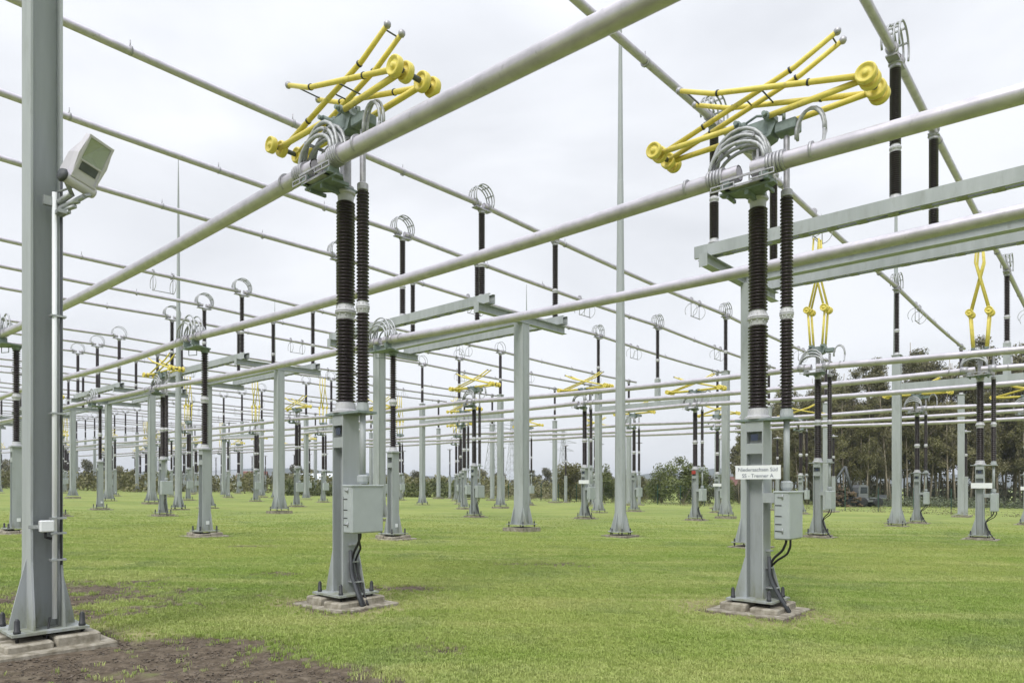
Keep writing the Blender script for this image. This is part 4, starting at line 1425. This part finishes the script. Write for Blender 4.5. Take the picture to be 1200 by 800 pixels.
# bushes in the middle distance
for i, (xp, y, s, lm, lab) in enumerate((
    (800, 80, 1.18, 'leaf_green', 'tall loose olive bush, highest of those behind the right lawn edge'),
    (775, 83, .98, 'leaf_green', 'bush left of the tallest olive bush, beyond the fence'),
    (822, 82, .88, 'leaf_deep', 'dark bush just right of the tallest olive bush'),
    (845, 84, .80, 'leaf_green', 'right end bush of the olive clump near the sign'),
    (706, 84, .95, 'leaf_green', 'yellowish green bush left of the tall tapering mast'),
    (668, 86, 1.15, 'leaf_olive', 'lone young tree left of the middle disconnectors, beyond the fence'),
    (750, 88, .7, 'leaf_olive', 'small bush filling the gap right of the tapering mast'),
    (865, 92, .55, 'leaf_brown', 'low brown bush half hidden behind the sign'))):
    x = (xp - 600) / FPX * y
    tree('bush', 'bush', 11 + i % 3, lm, x, y, s, lab, 'bush', 'bushes beyond the fence', i * 1.7, 1.0)
g = random.Random(21)
i = 0
FT = []
xp = -60
while xp < 760:
    y = g.uniform(150, 185); x = (xp - 600) / FPX * y
    s = g.uniform(.55, 1.0) * (.82 if xp > 380 else 1.0)
    lm = g.choice(['leaf_deep', 'leaf_olive', 'leaf_green', 'leaf_brown', 'leaf_deep'])
    tree('field_tree', 'round', g.choice([31, 32, 33]), lm, x, y, s, 'distant round tree in the hazy line behind the substation', 'tree', 'distant trees in the line behind the substation', g.uniform(0, 6.28), barkm='bark_dark')
    xp += g.uniform(13, 24)
pts = []
for i in range(520):
    y = g.uniform(105, 145); xp = g.uniform(-80, 770); x = (xp - 600) / FPX * y
    pts.append((x, y, g.uniform(.1, 2.6), g.uniform(.6, 1.5)))
wood_mass('distant_hedge', pts, 'distant low hedge and scrub behind the substation', 'leaf_olive', .24, 42000, 6)
pts = []
for i in range(90):
    y = g.uniform(98, 104); xp = g.uniform(560, 740); x = (xp - 600) / FPX * y
    pts.append((x, y, g.uniform(.1, 1.1), g.uniform(.4, .9)))
wood_mass('brown_scrub', pts, 'rust brown cut scrub beyond the fence in the middle', 'leaf_brown', .14, 6000, 7)
pts = []
for i in range(900):
    uu = g.uniform(-170, 14); q = P(uu, g.uniform(64.2, 67.5)); pts.append((q.x, q.y, g.uniform(0, .16), g.uniform(.3, .8)))
wood_mass('weeds_strip', pts, 'strip of rough brown weeds along the foot of the fence', 'leaf_brown', .05, 30000, 12)
# left closer hedge by the tent
pts = []
for i in range(200):
    y = g.uniform(96, 104); xp = g.uniform(330, 560); x = (xp - 600) / FPX * y
    pts.append((x, y, g.uniform(.1, 1.9), g.uniform(.5, 1.1)))
wood_mass('roadside_hedge', pts, 'green hedge behind the lawn, left of centre', 'leaf_green', .17, 12000, 9)
# grass strip beyond fence
# hills
def hill(name, xs, tops, y, depth):
    vs, fs = [], []
    for x, t in zip(xs, tops):
        b0 = gz(x) - 2
        vs += [(x, y - depth, b0), (x, y, b0 + t), (x, y + depth, b0)]
    for i in range(len(xs) - 1):
        a = i * 3
        fs += [(a, a + 3, a + 4, a + 1), (a + 1, a + 4, a + 5, a + 2)]
    return tag(obj(name, MB().add(vs, fs, True), 'hill_wood'), kind='structure')
g = random.Random(3)
xs = [(-40 + i * 20 - 600) / FPX * 1500 for i in range(0, 66)]
pxs = [-40 + i * 20 for i in range(0, 66)]
tops = [np.interp(p_, [-40, 200, 330, 450, 600, 700, 780, 850, 950, 1100, 1300], [22, 30, 38, 26, 14, 22, 34, 46, 44, 30, 30]) + g.uniform(-1.5, 1.5) for p_ in pxs]
hill('distant_hills', xs, tops, 1500, 260)

# ------------------------------------------------------------------ air
hm = bpy.data.materials.new('haze'); hm.use_nodes = True
hn, hl = hm.node_tree.nodes, hm.node_tree.links
hn.remove(hn['Principled BSDF'])
pv_ = hn.new('ShaderNodeVolumePrincipled'); pv_.inputs['Density'].default_value = HAZE; pv_.inputs['Color'].default_value = (.82, .88, .97, 1); pv_.inputs['Anisotropy'].default_value = .2
hl.new(pv_.outputs['Volume'], hn['Material Output'].inputs['Volume'])
MAT['haze'] = hm
tag(obj('haze', MB().box(-4200, 4200, -4200, 4200, -12, 62), 'haze'), 'thin pale haze lying over the whole yard', 'haze', kind='stuff')

# ------------------------------------------------------------------ fence
fe = empty('boundary_fence', P(0, 67))
tag(fe, 'dark green wire mesh fence with slim posts beyond the end pillars', 'fence')
pm = MB().box(-.035, .035, -.035, .035, 0, 2.15).mesh('fence_post', 'fence_green')
NF = 60
for i in range(NF):
    uu = 14 - i * 2.75
    q = P(uu, 67) - P(0, 67)
    obj('fence_post', pm, None, fe, (uu, 0, q.z))
m = MB()
wu = [14 - i * 2.75 for i in range(NF)]
for j in range(11):
    z = .12 + j * .19
    m.tube([(uu, .0, z + P(uu, 67).z - P(0, 67).z) for uu in wu], .006, 3, caps=False)
obj('line_wires', m, 'fence_green', fe)

# ------------------------------------------------------------------ distant pylons
def pylon(x, Z, h, label, arms=3):
    X = (x - 600) / FPX * Z
    root = empty('lattice_pylon', (X, Z, gz(X) - .5), .5)
    m = MB(); n_ = 10
    def wd(t): return .45 + 2.6 * (1 - t) ** 1.6
    for i in range(n_):
        t0, t1 = i / n_, (i + 1) / n_
        w0, w1 = wd(t0), wd(t1)
        cs0 = [(-w0, -w0), (w0, -w0), (w0, w0), (-w0, w0)]; cs1 = [(-w1, -w1), (w1, -w1), (w1, w1), (-w1, w1)]
        for k in range(4):
            a, b_ = cs0[k], cs1[k]; a2, b2 = cs0[(k + 1) % 4], cs1[(k + 1) % 4]
            m.tube([(*a, t0 * h), (*b_, t1 * h)], .09, 3, False)
            m.tube([(*a, t0 * h), (*b2, t1 * h)], .05, 3, False)
            m.tube([(*a2, t0 * h), (*b_, t1 * h)], .05, 3, False)
            m.tube([(*b_, t1 * h), (*b2, t1 * h)], .05, 3, False)
    obj('lattice_body', m, 'galvanised', root)
    for i in range(arms):
        z = h * (.66 + .13 * i); L_ = (5.5, 7, 5)[i % 3]
        a = MB()
        for s in (-1, 1):
            for y in (-.5, .5):
                a.tube([(0, y, z), (s * L_, 0, z)], .08, 3, False); a.tube([(0, y, z + 1.3), (s * L_, 0, z)], .06, 3, False)
        obj('crossarm', a, 'galvanised', root)
    return tag(root, label, 'pylon', 'distant lattice pylons')
pylon(577, 230, 27, 'pale distant lattice pylon, leftmost of the pair behind the middle')
pylon(600, 290, 30, 'pale distant lattice pylon just right of the leftmost one')
pylon(660, 300, 27, 'pale distant lattice pylon above the rust brown scrub')

# ------------------------------------------------------------------ farm buildings
def house(name, x, Z, w, d, hw, hr, wallm, roofm, rz, label, nwin=3):
    X = (x - 600) / FPX * Z
    root = empty(name, (X, Z, gz(X) - .1), rz)
    obj('wall', MB().box(-w, w, -d, d, 0, hw).prism([(-d, hw), (d, hw), (0, hw + hr)], -w, w, 'x'), wallm, root)
    ov = .4
    r_ = MB()
    k = hr / d
    for s in (-1, 1):
        vs = [(-w - ov, s * (d + ov), hw - k * ov), (w + ov, s * (d + ov), hw - k * ov), (w + ov, 0, hw + hr + .02), (-w - ov, 0, hw + hr + .02)]
        vs += [(a, b_, c + .15) for a, b_, c in vs]
        r_.add(vs, [(0, 3, 2, 1), (4, 5, 6, 7), (0, 1, 5, 4), (1, 2, 6, 5), (2, 3, 7, 6), (3, 0, 4, 7)])
    obj('roof', r_, roofm, root)
    for i in range(nwin):
        xx = -w + (i + .5) * 2 * w / nwin
        obj('window', MB().box(xx - .5, xx + .5, -d - .03, -d - .005, 1.0, 2.0), 'window_dark', root)
    obj('door', MB().box(-.2, .9, -d - .035, -d - .004, 0, 2.1), 'window_dark', root) if nwin % 2 == 0 else None
    return tag(root, label, 'building', 'buildings beyond the substation')
house('red_barn', 296, 145, 2.6, 3, 2.4, 1.6, 'brick_red', 'brick_red', .2, 'small red brick barn left of centre, beyond the substation', 2)
house('grey_barn', 266, 165, 6, 4, 2.2, 2.2, 'white_sheet', 'roof_grey', .1, 'pale barn with grey roof left of the red barn', 4)
house('storage_hall', 372, 150, 5.5, 5, 1.8, 2.0, 'white_sheet', 'white_sheet', -.5, 'white sheet hall with sloping roof left of the front disconnector', 3)
house('farmhouse', 864, 230, 4, 4, 2.8, 3, 'white_sheet', 'brick_red', .3, 'distant farmhouse with red roof beside the sign', 3)

# ------------------------------------------------------------------ forestry machine and log pile
def FX(x, Z): return (x - 600) / FPX * Z
Z = 78
mx_ = empty('forestry_machine', (FX(1010, Z), Z, gz(FX(1010, Z))), 0)
obj('chassis', MB().box(-.6, 1.9, -.8, .8, .55, .95, .05).box(-2.2, -.6, -.8, .8, .55, 1.1, .05), 'machine_white', mx_)
obj('flatbed', MB().box(.4, 2.3, -.95, .95, .96, 1.06).box(2.2, 2.3, -.95, .95, 1.06, 1.4), 'machine_white', mx_)
cb = obj('cab', MB().prism([(-.75, .96), (.35, .96), (.35, 2.35), (.1, 2.5), (-.6, 2.5), (-.75, 2.2)], -.75, .75, 'y'), 'machine_white', mx_)
obj('window', MB().prism([(-.55, 1.55), (.22, 1.55), (.22, 2.25), (-.5, 2.25)], -.78, -.752, 'y'), 'window_dark', cb)
obj('engine_cover', MB().box(-2.1, -.8, -.7, .7, 1.1, 1.7, .12), 'dark_casting', mx_)
for x_ in (-1.7, -.3, 1.4):
    for y_ in (-.95, .75):
        wh = MB().lathe([(.2, 0), (.5, 0), (.55, .05), (.55, .25), (.5, .3), (.2, .3)], 14, (x_, y_, .55), 'y')
        obj('wheel', wh, 'black_rubber', mx_)
bm = MB().tube([(-1.1, 0, 1.6), (-1.9, 0, 4.6)], .16, 6).tube([(-1.9, 0, 4.6), (-3.3, 0, 2.6)], .12, 6).tube([(-1.15, .1, 2.2), (-2.0, .1, 3.9)], .07, 6)
obj('crane_boom', bm, 'dark_casting', mx_)
obj('grapple', MB().tube([(-3.3, 0, 2.6), (-3.3, 0, 2.2)], .08, 6).tube([(-3.3, 0, 2.2), (-3.65, 0, 1.9), (-3.5, 0, 1.5)], .06, 5).tube([(-3.3, 0, 2.2), (-2.95, 0, 1.9), (-3.1, 0, 1.5)], .06, 5), 'dark_casting', mx_)
tag(mx_, 'forestry machine with white cab and raised crane at the wood edge', 'forestry machine')
m = MB(); g = random.Random(2)
for i in range(90):
    x_ = g.uniform(-1.9, 1.9); z_ = g.uniform(.1, 2.3) * (1 - abs(x_) / 3.0); y_ = g.uniform(-1, 1); a = g.uniform(-.5, .5)
    dx = Vector((g.uniform(-.6, .6), 1, g.uniform(-.3, .3))).normalized() * g.uniform(.5, 1.2)
    c = Vector((x_, y_, z_)); m.tube([c - dx, c + dx], g.uniform(.07, .17), 6)
lpz = obj('log_pile', m, 'wood_brown', None, (FX(985, 78), 78, gz(FX(985, 78))))
tag(lpz, 'heap of brown logs and branches beside the forestry machine', 'log pile')
